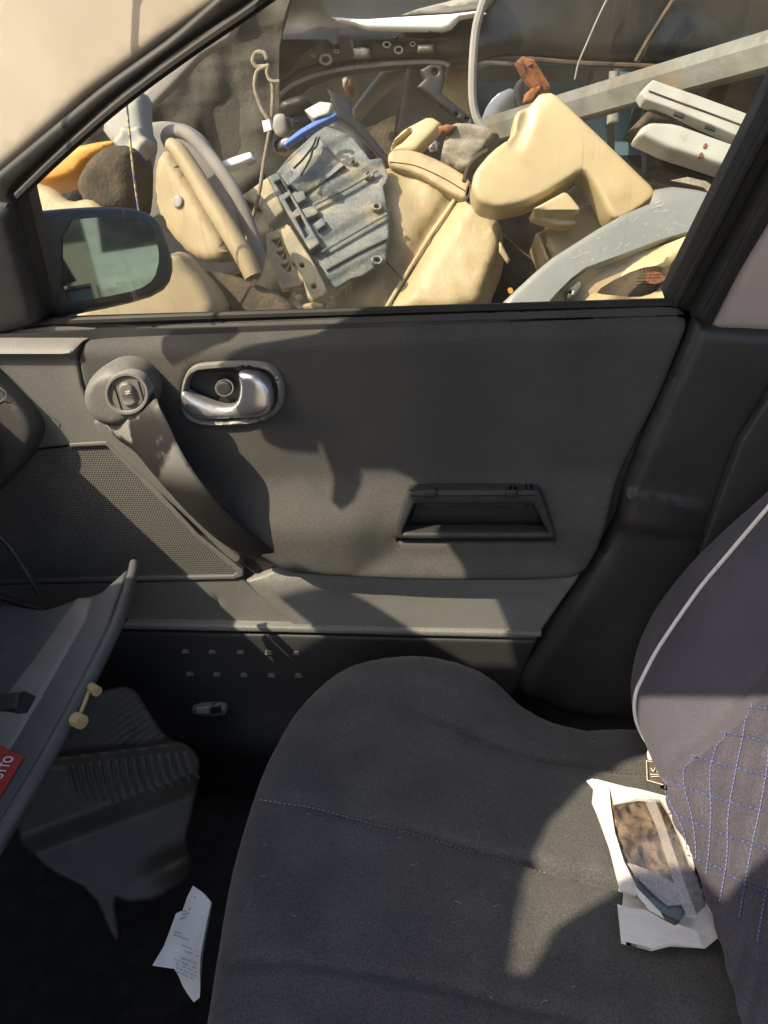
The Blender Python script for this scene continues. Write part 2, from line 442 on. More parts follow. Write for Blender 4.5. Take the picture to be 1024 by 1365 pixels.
M['teal'] = mat('teal_paint', (.16, .27, .31), (.13, .22, .26), 3, rough=.35, coat=.3)
M['navy'] = mat('mirror_shell', (.020, .022, .030), (.03, .032, .04), 6, rough=.35)
M['mirror'] = mat('mirror_face', (.22, .29, .27), rough=.03, metal=1.0)
M['dirt'] = mat('yard_dirt', (.26, .21, .15), (.18, .15, .11), 3, rough=.95, bump2=.03, b2scale=5)

def glass_mat():
    mt = bpy.data.materials.new('window_glass'); mt.use_nodes = True
    t = mt.node_tree; N = t.nodes; K = t.links; N.clear()
    o = N.new('ShaderNodeOutputMaterial'); tr = N.new('ShaderNodeBsdfTransparent'); tr.inputs[0].default_value = (.95, .97, .955, 1)
    gl = N.new('ShaderNodeBsdfGlossy'); gl.inputs['Roughness'].default_value = .02
    fr = N.new('ShaderNodeFresnel'); fr.inputs[0].default_value = 1.33
    m1 = N.new('ShaderNodeMixShader'); K.new(fr.outputs[0], m1.inputs[0]); K.new(tr.outputs[0], m1.inputs[1]); K.new(gl.outputs[0], m1.inputs[2])
    df = N.new('ShaderNodeBsdfDiffuse'); df.inputs[0].default_value = (.55, .5, .4, 1)
    tc = N.new('ShaderNodeTexCoord'); mp = N.new('ShaderNodeMapping'); mp.inputs['Rotation'].default_value = (0, rad(14), 0); mp.inputs['Scale'].default_value = (330, 1, 9)
    K.new(tc.outputs['Object'], mp.inputs[0])
    nz = N.new('ShaderNodeTexNoise'); nz.inputs['Scale'].default_value = 1; nz.inputs['Detail'].default_value = 2; K.new(mp.outputs[0], nz.inputs[0])
    nb = N.new('ShaderNodeTexNoise'); nb.inputs['Scale'].default_value = 5; K.new(tc.outputs['Object'], nb.inputs[0])
    r1 = N.new('ShaderNodeMapRange'); r1.inputs[1].default_value = .60; r1.inputs[2].default_value = .74; r1.inputs[4].default_value = .24; K.new(nz.outputs[0], r1.inputs[0])
    r2 = N.new('ShaderNodeMapRange'); r2.inputs[1].default_value = .42; r2.inputs[2].default_value = .66; K.new(nb.outputs[0], r2.inputs[0])
    mu = N.new('ShaderNodeMath'); mu.operation = 'MULTIPLY'; K.new(r1.outputs[0], mu.inputs[0]); K.new(r2.outputs[0], mu.inputs[1])
    ad = N.new('ShaderNodeMath'); ad.inputs[1].default_value = .034; K.new(mu.outputs[0], ad.inputs[0])
    m2 = N.new('ShaderNodeMixShader'); K.new(ad.outputs[0], m2.inputs[0]); K.new(m1.outputs[0], m2.inputs[1]); K.new(df.outputs[0], m2.inputs[2])
    K.new(m2.outputs[0], o.inputs[0]); return mt
M['glass'] = glass_mat()

def grille_mat():
    mt = M['trim'].copy(); mt.name = 'perforated_grille'
    t = mt.node_tree; N = t.nodes; K = t.links; b = N['Principled BSDF']
    tc = N.new('ShaderNodeTexCoord'); sp = N.new('ShaderNodeSeparateXYZ'); K.new(tc.outputs['Object'], sp.inputs[0])
    def mth(op, a, c=None, c2=None):
        x = N.new('ShaderNodeMath'); x.operation = op
        for i, v in enumerate((a, c, c2)):
            if v is None: continue
            if isinstance(v, (int, float)): x.inputs[i].default_value = v
            else: K.new(v, x.inputs[i])
        return x.outputs[0]
    s = 1 / .0038
    x = mth('MULTIPLY', sp.outputs[0], s); z = mth('MULTIPLY', sp.outputs[2], s / .87)
    row = mth('FLOOR', z); odd = mth('MULTIPLY', mth('PINGPONG', row, 1.0), .5)
    fx = mth('SUBTRACT', mth('FRACT', mth('ADD', x, odd)), .5); fz = mth('MULTIPLY', mth('SUBTRACT', mth('FRACT', z), .5), .87)
    d = mth('SQRT', mth('ADD', mth('MULTIPLY', fx, fx), mth('MULTIPLY', fz, fz)))
    mr = N.new('ShaderNodeMapRange'); mr.inputs[1].default_value = .22; mr.inputs[2].default_value = .34; K.new(d, mr.inputs[0])
    mx = N.new('ShaderNodeMix'); mx.data_type = 'RGBA'; K.new(mr.outputs[0], mx.inputs[0]); mx.inputs[6].default_value = (.018, .018, .017, 1)
    old = b.inputs['Base Color'].links[0].from_socket; K.new(old, mx.inputs[7]); K.new(mx.outputs[2], b.inputs['Base Color'])
    bp = N.new('ShaderNodeBump'); bp.inputs['Distance'].default_value = .0012; K.new(mr.outputs[0], bp.inputs['Height']); K.new(bp.outputs[0], b.inputs['Normal'])
    return mt
M['grille'] = grille_mat()

# ================================================================== SETTING
def sheet(name, x0, x1, y0, y1, z, mt, n=1):
    vs = [(x0 + (x1 - x0) * i / n, y0 + (y1 - y0) * j / n, z) for j in range(n + 1) for i in range(n + 1)]
    fs = [[j * (n + 1) + i, j * (n + 1) + i + 1, (j + 1) * (n + 1) + i + 1, (j + 1) * (n + 1) + i] for j in range(n) for i in range(n)]
    return add(name, vs, fs, mt, smooth=False)
tag(sheet('ground', -150, 150, -150, 150, 0, M['dirt']), kind='structure')

# ------------------------------------------------------------------ the car we sit in: floor and roof
floor = boxes('floor', M['carpet'], [((-1.15, -1.55, .16), (2.0, .06, .22)), ((-1.20, -1.55, .16), (-1.15, .06, .95))])
tag(floor, kind='structure')


class Flat(Plane):
    """plane with its own axes in millimetres, for pieces drawn in plan"""
    def __init__(s, o, ex, ey):
        s.o = Vector(o); s.ex = Vector(ex).normalized(); s.ey = Vector(ey).normalized(); s.p = s.o; s.n = s.ex.cross(s.ey).normalized()
    def at(s, u, v): return s.o + s.ex * (u / 1000) + s.ey * (v / 1000)

roof = thing('car_roof', 'beige lined car roof with added light opening and added shadow sheet', 'car roof', (.5, -.75, 1.3))
boxes('headliner', M['headliner'], [((-.06, -1.46, 1.62), (.02, -.10, 1.66)), ((.02, -1.46, 1.62), (1.8, -1.42, 1.66)), ((.02, -.40, 1.62), (1.8, -.10, 1.66)), ((1.8, -1.46, 1.62), (2.1, -.10, 1.66))], roof)  # middle left open, an added gap that lets skylight onto the seat
boxes('rear_wall', M['pocket'], [((1.95, -1.5, .22), (2.0, -.02, 1.05)), ((.62, -.02, .22), (1.95, .03, 1.05)), ((1.95, -1.5, 1.45), (2.0, -.02, 1.62))], roof)
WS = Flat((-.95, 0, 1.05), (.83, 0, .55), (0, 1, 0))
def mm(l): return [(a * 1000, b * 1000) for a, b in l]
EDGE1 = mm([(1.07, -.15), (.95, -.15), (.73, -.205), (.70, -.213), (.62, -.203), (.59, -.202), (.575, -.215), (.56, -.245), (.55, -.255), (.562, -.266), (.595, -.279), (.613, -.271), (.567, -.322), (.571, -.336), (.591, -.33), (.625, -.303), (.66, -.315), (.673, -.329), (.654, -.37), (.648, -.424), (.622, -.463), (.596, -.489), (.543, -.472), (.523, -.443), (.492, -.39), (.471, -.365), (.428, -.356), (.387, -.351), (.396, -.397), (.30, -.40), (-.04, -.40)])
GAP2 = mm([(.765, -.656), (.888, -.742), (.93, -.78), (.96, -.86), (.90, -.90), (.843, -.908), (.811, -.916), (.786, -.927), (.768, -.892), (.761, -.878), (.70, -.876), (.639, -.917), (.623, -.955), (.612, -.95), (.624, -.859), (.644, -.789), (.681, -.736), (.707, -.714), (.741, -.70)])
relief('shadow_sheet', M['pocket'], WS, [(-40, -1480), (1070, -1480)] + EDGE1, roof, thick=.006, cell=120, holes=[GAP2], smooth=False)  # added unseen sheet, its edge and gap cut to shape the sun patches
relief('shadow_tab', M['black'], WS, mm([(.54, -.158), (.556, -.156), (.625, -.176), (.609, -.186), (.569, -.187), (.528, -.183)]), roof, thick=.01, cell=30, smooth=False)  # added unseen blocker that casts one small shadow on the door

tube('shadow_tab_arm', M['black'], [WS.at(600, -160), WS.at(660, -100), WS.at(800, -60), WS.at(1030, -60)], .003, roof)  # added stem that only holds the small shadow blocker
chair = thing('drivers_chair', 'dark cloth seat on the other side of the car', 'car seat', (.2, -1.05, .22))
boxes('cushion', M['seat'], [((-.12, -1.32, .36), (.40, -.80, .56))], chair)
boxes('backrest', M['seat'], [((.46, -1.32, .50), (.62, -.80, 1.2))], chair)
cons = boxes('centre_console', M['pocket'], [((-.55, -.76, .22), (.45, -.64, .46)), ((-.75, -.80, .22), (-.50, -.60, .86))])
tag(cons, 'black centre console between the two seats', 'console')

# ================================================================== PASSENGER DOOR
D0 = PY(0.0)
door = thing('car_door', 'dark grey front door with closed window, grab handle and map pocket', 'car door', (0, .02, .35))
relief('door_shell', M['black'], PY(.012), [(-120, 452), (60, 443), (500, 431), (915, 420), (1000, 450), (700, 1160), (-120, 1160)], door, thick=.10, cell=60)

LED = [(280, 655), (480, 660), (535, 690), (560, 700), (740, 712), (800, 690)]
def insert_disp(u, v):
    d = -.020 * (1 - sm(0, 26, v - (446 - (u - 110) * .038)))              # rolls over to the window
    arm = sm(628, 700, v + (u - 500) * .02) * sm(250, 330, u)
    d += .034 * arm
    # dished round the ashtray
    e = max(abs(u - 632) / 128, abs(v - 686) / 52)
    d -= .014 * arm * (1 - sm(.80, 1.30, e))
    return d
ASH = [(550, 664), (714, 664), (738, 713), (531, 713)]
HH = rounded([(247, 506), (258, 490), (283, 487), (339, 484), (363, 490), (374, 507), (375, 530), (367, 549), (344, 559), (287, 564), (258, 560), (243, 544)], 1)
insert_px = rounded([(104, 474), (110, 456), (140, 446), (230, 437), (500, 427), (800, 417), (905, 414), (920, 424), (898, 480), (876, 535), (839, 605), (810, 664), (795, 711), (774, 752), (700, 757), (560, 757), (450, 752), (392, 748), (340, 716), (300, 690), (262, 640), (225, 600), (150, 592), (128, 550), (112, 515)], 1, .2)
relief('door_insert', M['insert'], D0, insert_px, door, thick=.02, cell=11, R=10, dome=.006, disp=insert_disp, front=-.003, holes=[ASH, HH])
def corner_disp(u, v):
    return .012 * gauss(v - 466, 9) - .03 * (1 - sm(0, 24, v - 440))
relief('corner_trim', M['trim'], PY(.002), [(-60, 455), (60, 440), (132, 445), (108, 456), (102, 474), (110, 515), (126, 552), (146, 590), (95, 593), (20, 600), (-60, 608)], door, thick=.02, cell=9, R=4, dome=.002, disp=corner_disp)
relief('speaker_grille', M['grille'], PY(.004), [(-60, 612), (90, 596), (144, 592), (205, 655), (262, 715), (316, 758), (318, 764), (312, 768), (180, 772), (-60, 778)], door, thick=.01, cell=20, R=3, dome=.001)
relief('grille_rim', M['trim'], PY(-.001), [(92, 591), (146, 588), (212, 655), (266, 713), (324, 760), (324, 768), (312, 772), (-60, 779), (-60, 773), (310, 767), (316, 763), (262, 717), (205, 658), (142, 594), (92, 596)], door, thick=.008, cell=12, R=2, dome=.001)
relief('front_lower_trim', M['trim'], PY(.004), [(-60, 781), (180, 776), (324, 771), (345, 792), (400, 834), (160, 832), (-60, 830)], door, thick=.02, cell=10, R=3, dome=.002, disp=lambda u, v: -.004 * gauss(u - 291 - (v - 810) * .15, 2.5) * sm(790, 800, v), extra=[([(289, 792), (296, 832)], (0, 3, -3))])
def lower_disp(u, v): return .006 - .012 * (1 - sm(0, 16, v - 756))
relief('lower_trim', M['lower'], PY(.004), [(330, 771), (392, 752), (560, 760), (776, 759), (745, 802), (712, 850), (560, 846), (404, 838), (347, 791)], door, thick=.02, cell=11, R=4, dome=.003, disp=lower_disp)
PK = PY(-.006)
relief('pocket_ledge', M['lower'], PY(-.010), rounded([(-60, 826), (160, 830), (400, 835), (560, 839), (722, 842), (722, 850), (560, 847), (400, 843), (160, 838), (-60, 834)], 1, .15), door, thick=.055, cell=12, R=3, dome=.003, back=Vector((0, 1, 0)))
slots = []
def pocket_disp(u, v): return .016 * sm(930, 985, v) - .03 * sm(985, 1040, v)
pk = relief('map_pocket', M['pocket'], PK, [(-60, 836), (160, 840), (400, 845), (560, 849), (716, 852), (690, 915), (660, 960), (620, 1060), (250, 1060), (80, 1050), (-60, 1050)], door, thick=.02, cell=16, R=5, dome=.004, disp=pocket_disp)
for r_, (xs, y) in enumerate((((247, 283, 320, 358, 395), 869), ((253, 289, 325, 362, 398), 899))):
    for i, x in enumerate(xs):
        yy = y + (i * .6)
        relief('slot_clip', M['bezel'], PY(-.013), [(x - 4, yy - 2), (x + 3, yy - 2), (x + 5, yy + 2), (x - 5, yy + 2)], door, thick=.008, cell=20, smooth=False)
lamp = relief('door_lamp', M['bezel'], PY(-.020), rounded([(255, 942), (298, 940), (303, 948), (300, 955), (257, 954)], 1), door, thick=.012, cell=10, R=4, dome=.003)
relief('lamp_lens', M['clear'], PY(-.0245), [(262, 945), (278, 944), (278, 951), (262, 951)], lamp, thick=.004, cell=20)
relief('lamp_clip', M['black'], PY(-.025), [(281, 944), (294, 943), (295, 950), (281, 951)], lamp, thick=.004, cell=20)

# ashtray bin
af = relief('ashtray_frame', M['pocket'], PY(-.024), rounded([(545, 652), (718, 652), (724, 662), (742, 712), (738, 718), (528, 718), (524, 712), (540, 664)], 1, .15), door, thick=.02, cell=9, R=4, dome=.004, holes=[[(553, 671), (710, 671), (730, 709), (537, 709)]])
Pf, Pb = PY(-.020), PY(.045)
fr_ = [(551, 668), (712, 668), (734, 711), (534, 711)]; bk_ = [(560, 664), (700, 664), (716, 712), (548, 712)]
vs = [Pf.at(*p) for p in fr_] + [Pb.at(*p) for p in bk_]
vo = [v + Vector((0, .004, 0)) for v in vs]
add('ashtray_bin', vs, [[0, 1, 5, 4][::-1], [1, 2, 6, 5][::-1], [2, 3, 7, 6][::-1], [3, 0, 4, 7][::-1], [4, 5, 6, 7][::-1]], M['rubber'], af, smooth=False)
relief('ashtray_lip', M['pocket'], PY(.004), [(556, 667), (708, 667), (706, 674), (690, 680), (670, 676), (632, 673), (600, 676), (584, 681), (562, 675)], af, thick=.01, cell=8, R=2, dome=.002)
for x in (574, 682):
    relief('hinge', M['black'], PY(-.030), [(x - 8, 653), (x + 8, 652), (x + 8, 662), (x - 8, 663)], af, thick=.01, cell=12, R=2, dome=.003)
relief('hinge_bar', M['black'], PY(-.027), [(548, 657), (716, 656), (717, 661), (548, 662)], af, thick=.006, cell=14, R=2, dome=.002)

# door opener
bz = relief('handle_bezel', M['bezel'], PY(-.004), rounded([(244, 505), (256, 486), (282, 482), (340, 480), (366, 486), (379, 505), (381, 530), (372, 552), (345, 564), (285, 570), (255, 564), (240, 545)], 2), door, thick=.012, cell=7, R=9, dome=.009,
            holes=[rounded([(250, 508), (260, 494), (284, 491), (338, 488), (360, 494), (370, 508), (371, 530), (363, 546), (342, 555), (288, 560), (261, 556), (246, 542)], 2)])
relief('handle_recess', M['pocket'], PY(.016), rounded([(240, 500), (255, 486), (340, 480), (372, 490), (381, 530), (366, 556), (285, 566), (242, 552)], 1), door, thick=.01, cell=8, disp=lambda u, v: .008 * sm(300, 370, u) + .02 * sm(.75, 1.25, max(abs(u - 308) / 62, abs(v - 524) / 34)))
lever_px = c4([(590, 234), (640, 262), (700, 287), (745, 296), (770, 285), (786, 255), (788, 215), (778, 180), (800, 174), (840, 180), (872, 200), (892, 235), (896, 275), (886, 305), (850, 322), (760, 332), (660, 335), (618, 318), (598, 285)])
def lever_disp(u, v): return .012 * sm(300, 352, u) * (1 - .6 * sm(.6, 1, (v - 490) / 70)) + .004
relief('lever', M['satin'], PY(-.004), rounded(lever_px, 2), door, thick=.008, cell=5, R=8, dome=.007, disp=lever_disp)
lk = relief('lock_knob', M['pocket'], PY(.004), disc(299, 517, 11, 10), door, thick=.012, cell=5, R=3, dome=.004)
relief('knob_ring', M['bezel'], PY(.001), disc(299, 517, 12.5, 11.5), lk, thick=.006, cell=5, holes=[disc(299, 517, 10.8, 9.8)])

# grab handle: a swept arm from the window switch to its tail
cl = curve([(168, 530, -.030), (180, 556, -.046), (201, 582, -.058), (220, 612, -.064), (241, 641, -.064), (270, 675, -.060), (303, 707, -.048), (335, 730, -.034), (366, 746, -.018), (388, 752, -.008)], 5)
wl = curve([(40, 0), (38, 0), (30, 0), (25, 0), (22, 0), (20, 0), (18, 0), (14, 0), (9, 0), (3, 0)], 5)
relief('handle_base', M['trim'], PY(-.004), rounded(c4([(300, 330), (330, 395), (450, 510), (620, 665), (760, 806), (800, 800), (720, 720), (560, 530), (450, 390), (420, 330)]), 1, .2), door, thick=.012, cell=9, R=6, dome=.006)
vs = []; SEG = 18
for i, c in enumerate(cl):
    t = (cl[min(i + 1, len(cl) - 1)] - cl[max(i - 1, 0)]); t = Vector((t.x, t.y)).normalized(); nrm = Vector((-t.y, t.x)); w = wl[i].x
    for k in range(SEG):
        a = 2 * math.pi * k / SEG; ca, sa = math.cos(a), math.sin(a)
        ca = math.copysign(abs(ca) ** .8, ca); sa = math.copysign(abs(sa) ** .7, sa)
        q = Vector((c.x, c.y)) + nrm * (w * ca)
        yy = c.z - (.014 if sa > 0 else .012 + max(0, (1 - i / 18)) * .03) * sa * (.5 + .5 * min(1, w / 25)) + .012 * ca
        vs.append(PY(yy).at(q.x, q.y))
fs = []
for i in range(len(cl) - 1):
    for k in range(SEG):
        k2 = (k + 1) % SEG; fs.append([i * SEG + k, i * SEG + k2, (i + 1) * SEG + k2, (i + 1) * SEG + k][::-1])
fs += [list(range(SEG)), [(len(cl) - 1) * SEG + k for k in range(SEG)][::-1]]
gh = add('grab_handle', vs, fs, M['handle'], door)
relief('switch_housing', M['trim'], PY(-.024), disc(164, 522, 44, 42, 36), gh, thick=.03, cell=8, R=16, dome=.034)
edge_px = [(214, 545), (222, 566), (232, 592), (250, 626), (278, 660), (318, 696), (354, 724), (388, 748)]
q = curve([(x, y, 0) for x, y in edge_px], 6)
tube('handle_edge', M['black'], [PY(-.048 + .036 * i / (len(q) - 1)).at(v.x, v.y) for i, v in enumerate(q)], .0028, gh)
relief('switch_ring', M['bezel'], PY(-.061), disc(170, 524, 30, 29, 32), gh, thick=.012, cell=6, R=6, dome=.005, holes=[disc(170, 524, 24, 23, 28)])
relief('switch_disc', M['button'], PY(-.0600), disc(170, 524, 24.5, 23.5, 28), gh, thick=.01, cell=6, R=3, dome=.001)
sw = relief('window_switch', M['button'], PY(-.0620), rounded([(157, 510), (176, 509), (184, 534), (180, 540), (170, 542), (163, 538)], 1), gh, thick=.01, cell=5, R=4, dome=.004, disp=lambda u, v: -.0025 * gauss(v - 533, 5))
for a, b in (((167, 522), (173, 521)), ((167.5, 525.5), (173.5, 524.5)), ((167, 522), (167.5, 525.5)), ((173, 521), (173.5, 524.5)), ((168, 525), (173, 521.5))):
    ptube('window_icon', M['icon'], PY(-.0668), [a, b], .00035, sw, n=1, seg=4)
for a, b in (((152, 514), (162, 546)), ((184, 508), (192, 535))):
    ptube('switch_gap', M['black'], PY(-.0615), [a, b], .0009, gh, n=2, seg=4)

# window: sill seal, pane, frame, corner
GP = PY(.055, 0, -.28, ref=(500, 412))
relief('sill_seal', M['rubber'], PY(.030), [(40, 432), (70, 428), (500, 414), (895, 403), (935, 406), (935, 416), (895, 414), (500, 432), (70, 444), (40, 448)], door, thick=.02, cell=25)
ptube('sill_bead', M['rubber'], PY(.030), [(40, 434), (70, 429), (500, 415), (895, 404), (935, 407)], .0055, door, n=3)
pane_px = [(20, 262), (100, 178), (180, 112), (260, 60), (355, -10), (440, -60), (1080, -60), (1080, 50), (1022, 150), (890, 409), (480, 421), (70, 433), (56, 425)]
pane = relief('window_glass', M['glass'], GP, pane_px, door, thick=.0035, cell=200, smooth=False)
letters('etched_lettering', 'RENAULT', M['black'], GP, (851, 363), (881, 361.5), pane, mirror=True, off=.0015)
print_rows('etched_print', M['black'], GP.off(.0012), [((849, 368), (886, 366.5)), ((849, 371.5), (880, 370.5)), ((848, 376), (879, 375)), ((848, 380), (878, 379))], pane, h=1.6, w=.9)
FP = PY(.03, 0, -.28, ref=(500, 412))
front_frame = rounded([(392, -40), (330, 6), (240, 66), (150, 134), (80, 196), (22, 250), (24, 266), (64, 425), (20, 440), (-60, 448), (-60, 262), (-20, 245), (60, 178), (140, 112), (230, 48), (330, -40)], 1, .12)
relief('window_frame', M['rubber'], FP, front_frame, door, thick=.05, cell=14, R=9, dome=.008)
relief('mirror_cover', M['pocket'], FP.off(.006), rounded([(-60, 275), (-10, 266), (18, 270), (30, 310), (58, 420), (54, 430), (0, 446), (-60, 450)], 1, .2), door, thick=.01, cell=14, R=16, dome=.014)
relief('window_frame', M['rubber'], FP, [(890, 409), (940, 310), (1022, 150), (1075, 40), (1238, -300), (1300, -300), (1110, 72), (1024, 232), (985, 310), (926, 418)], door, thick=.05, cell=14, R=10, dome=.008)
ptube('frame_seal', M['rubber'], FP.off(.012), [(24, 262), (85, 204), (160, 139), (246, 75), (335, 14), (396, -30)], .005, door)
ptube('frame_seal', M['rubber'], FP.off(.010), [(900, 407), (946, 320), (1000, 215), (1030, 160), (1080, 70)], .004, door)

# outside mirror on the door
MP = Plane(PY(.16).at(150, 340), (.86, -.51, .05))
mr = relief('mirror_housing', M['navy'], MP.off(-.01), rounded([(36, 300), (44, 284), (70, 279), (140, 275), (188, 279), (212, 296), (228, 336), (229, 370), (212, 393), (160, 408), (76, 424), (64, 424)], 1), door, thick=.09, cell=10, R=12, dome=.012)
relief('mirror_glass', M['mirror'], MP.off(.004), rounded([(84, 294), (150, 288), (192, 291), (208, 312), (213, 345), (206, 372), (186, 386), (140, 396), (84, 403)], 1, .2), mr, thick=.004, cell=12)

# ================================================================== PILLARS
AP = PY(.0, -.2, 0, ref=(200, 100))
ap = thing('pillar_trim', 'beige cloth windscreen pillar trim in full sun above the door', 'pillar trim', AP.at(0, 250))
relief('trim_cover', M['headliner'], AP, [(346, -60), (318, -4), (225, 58), (130, 126), (50, 195), (-30, 262), (-120, 300), (-120, 30), (-30, 15), (60, -60)], ap, thick=.03, cell=16, R=16, dome=.014)
relief('trim_edge', M['pillar'], AP.off(-.004), [(-120, 96), (-10, 22), (22, -8), (60, -60), (40, -60), (0, -14), (-120, 66)], ap, thick=.03, cell=20, R=6, dome=.02)

bp = thing('pillar_trim', 'dark plastic pillar cover between the door and the seat back', 'pillar trim', (.45, .02, .3))
def bp_disp(u, v):
    ln = 650 + (u - 830) * .15; w = 1 - sm(880, 980, u)
    return -.010 + (.012 * sm(-2, 6, v - ln) - .012 * sm(34, 60, v - ln)) * w + .008 * sm(60, 200, v - ln)
bp_px = rounded([(930, 426), (946, 434), (1040, 440), (1110, 442), (1110, 760), (960, 860), (860, 960), (760, 950), (690, 918), (700, 892), (728, 846), (806, 722), (824, 690), (832, 652), (858, 585), (900, 490)], 1, .12)
relief('pillar_foot', M['pocket'], PY(.02), [(640, 900), (1110, 700), (1110, 1150), (600, 1150)], bp, thick=.05, cell=60)
relief('trim_cover', M['black'], PY(-.012), bp_px, bp, thick=.04, cell=10, R=16, dome=.018, disp=bp_disp, extra=[([(830, 650), (1040, 682)], (0, 6, -6, 12))])
relief('door_gasket', M['rubber'], PY(.010), [(922, 424), (940, 430), (905, 500), (862, 600), (838, 660), (836, 700), (812, 736), (730, 862), (690, 930), (670, 930), (712, 840), (770, 748), (792, 710), (806, 664), (836, 604), (873, 535), (896, 480)], bp, thick=.03, cell=14, R=4, dome=.004)
relief('side_panel', M['pocket'], PY(-.040), [(1030, 520), (1110, 420), (1110, 800), (925, 800), (932, 738), (985, 592)], bp, thick=.012, cell=25, R=4, dome=.003)
BU = PY(.0, 0, -.25, ref=(960, 430))
bu = relief('upper_cover', M['pillar'], BU, [(945, 436), (1040, 441), (1190, 446), (1440, -300), (1345, -300), (1110, 142), (1060, 232), (1024, 290), (985, 356)], bp, thick=.03, cell=18, R=14, dome=.012)
relief('pillar_seal', M['rubber'], BU.off(-.004), [(922, 420), (985, 306), (1024, 228), (1110, 68), (1300, -300), (1350, -300), (1110, 144), (1060, 236), (1024, 293), (984, 360), (944, 438)], bp, thick=.03, cell=14, R=7, dome=.012)
ptube('seal_bead', M['rubber'], BU.off(.012), [(938, 424), (990, 328), (1030, 252), (1100, 110), (1300, -280)], .004, bp)

# ================================================================== PASSENGER SEAT
seat = thing('car_seat', 'dark cloth passenger seat with quilted back and white piping', 'car seat', (.15, -.33, .22))
SP = Plane((.354, -.385, .585), (.14, 0, 1))
SEAMS = [[(318, 1066), (360, 1070), (430, 1084), (530, 1106), (640, 1137), (730, 1160), (840, 1186)],
         [(405, 926), (470, 934), (560, 958), (640, 985), (730, 1008), (860, 1030), (900, 1046)],
         [(288, 1288), (340, 1283), (430, 1291), (560, 1312), (700, 1346), (800, 1370)]]
S3 = [[tuple(v)[:2] for v in curve([(x, y, 0) for x, y in s], 4)] for s in SEAMS]
def seat_disp(u, v):
    d = -.008 * gauss(line_d(u, v, S3[0]), 5) * sm(250, 700, u) - .0015 * gauss(line_d(u, v, S3[0]), 6)
    d += -.006 * gauss(line_d(u, v, S3[1]), 8) * sm(420, 720, u) - .004 * gauss(line_d(u, v, S3[2]), 8)
    d += .022 * gauss(math.hypot((u - 560) / 190, (v - 905) / 60), 1)       # outer bolster
    d -= .016 * gauss(math.hypot((u - 800) / 120, (v - 960) / 60), 1)
    d += .005 * noise.noise(Vector((u / 70, v / 70, 0))) + .0012 * noise.noise(Vector((u / 22, v / 30, 4)))
    d -= .003 * gauss(line_d(u, v, [(700, 1150), (790, 1168), (860, 1200)]), 5) + .003 * gauss(line_d(u, v, [(640, 985), (720, 1012), (800, 1015)]), 6)
    return d
cush_px = rounded([(255, 1460), (275, 1340), (300, 1180), (328, 1064), (372, 965), (412, 918), (470, 882), (530, 871), (590, 874), (640, 892), (700, 930), (765, 948), (850, 945), (900, 960), (1010, 1180), (1100, 1460)], 2)
relief('cushion', M['seat'], SP, cush_px, seat, thick=.16, cell=13, R=46, dome=.035, disp=seat_disp, extra=[(s, (0, 5, -5, 10, -10)) for s in S3], front=-.03, sharp=80)
def stitches(name, plane, line, mt, parent, step=6.5, ln=3.6, r=.0006, off=.002, dispf=None):
    q = curve([(x, y, 0) for x, y in line], 24); vs = []; fs = []; acc = 0; s = 0; pts = []
    L_ = [0]
    for i in range(1, len(q)): L_.append(L_[-1] + (q[i] - q[i - 1]).length)
    def atl(l):
        for i in range(1, len(q)):
            if L_[i] >= l:
                t = (l - L_[i - 1]) / max(1e-6, L_[i] - L_[i - 1]); return q[i - 1].lerp(q[i], t)
        return q[-1]
    l = 0
    while l + ln < L_[-1]:
        a, b = atl(l), atl(l + ln)
        A = plane.at(a.x, a.y) + plane.n * (off + (dispf(a.x, a.y) if dispf else 0)); B = plane.at(b.x, b.y) + plane.n * (off + (dispf(b.x, b.y) if dispf else 0))
        t = (B - A).normalized(); sd_ = t.cross(plane.n).normalized() * r; nn = plane.n * r
        k = len(vs); vs += [A + sd_, A + nn, A - sd_, B + sd_, B + nn, B - sd_]
        fs += [[k, k + 1, k + 4, k + 3], [k + 1, k + 2, k + 5, k + 4], [k, k + 2, k + 1], [k + 3, k + 4, k + 5]]
        l += step
    return tag(add(name, vs, fs, mt, parent, smooth=False), kind='stuff')
stitches('stitching', SP, [(346, 1068)] + SEAMS[0][2:6], M['thread'], seat, off=.0072, dispf=seat_disp)
stitches('stitching', SP, [(x, y + 5) for x, y in SEAMS[1][2:]], M['seat'], seat, off=.0068, dispf=seat_disp, r=.0009)
# lint and hairs caught in the cloth
vs = []; fs = []
for _ in range(90):
    u, v = random.uniform(340, 900), random.uniform(900, 1360)
    if not inside(u, v, cush_px): continue
    a = random.uniform(0, 6.3); l = random.choice((1.2, 1.5, 2, 2.5, 6, 9)); k = len(vs); bend = random.uniform(-2, 2)
    pts_ = [(u, v), (u + math.cos(a) * l * .5 - math.sin(a) * bend * l / 9, v + math.sin(a) * l * .5 + math.cos(a) * bend * l / 9), (u + math.cos(a) * l, v + math.sin(a) * l)]
    for x, y in pts_:
        p = SP.at(x, y) + SP.n * (.0062 + seat_disp(x, y)); vs += [p + Vector((0, .00035, 0)), p - Vector((0, .00035, 0)), p + SP.n * .0005]
    for j in (0, 3): fs += [[k + j, k + j + 3, k + j + 5, k + j + 2], [k + j + 1, k + j + 2, k + j + 5, k + j + 4]]
tag(add('lint', vs, fs, M['thread'], seat, smooth=False), kind='stuff')

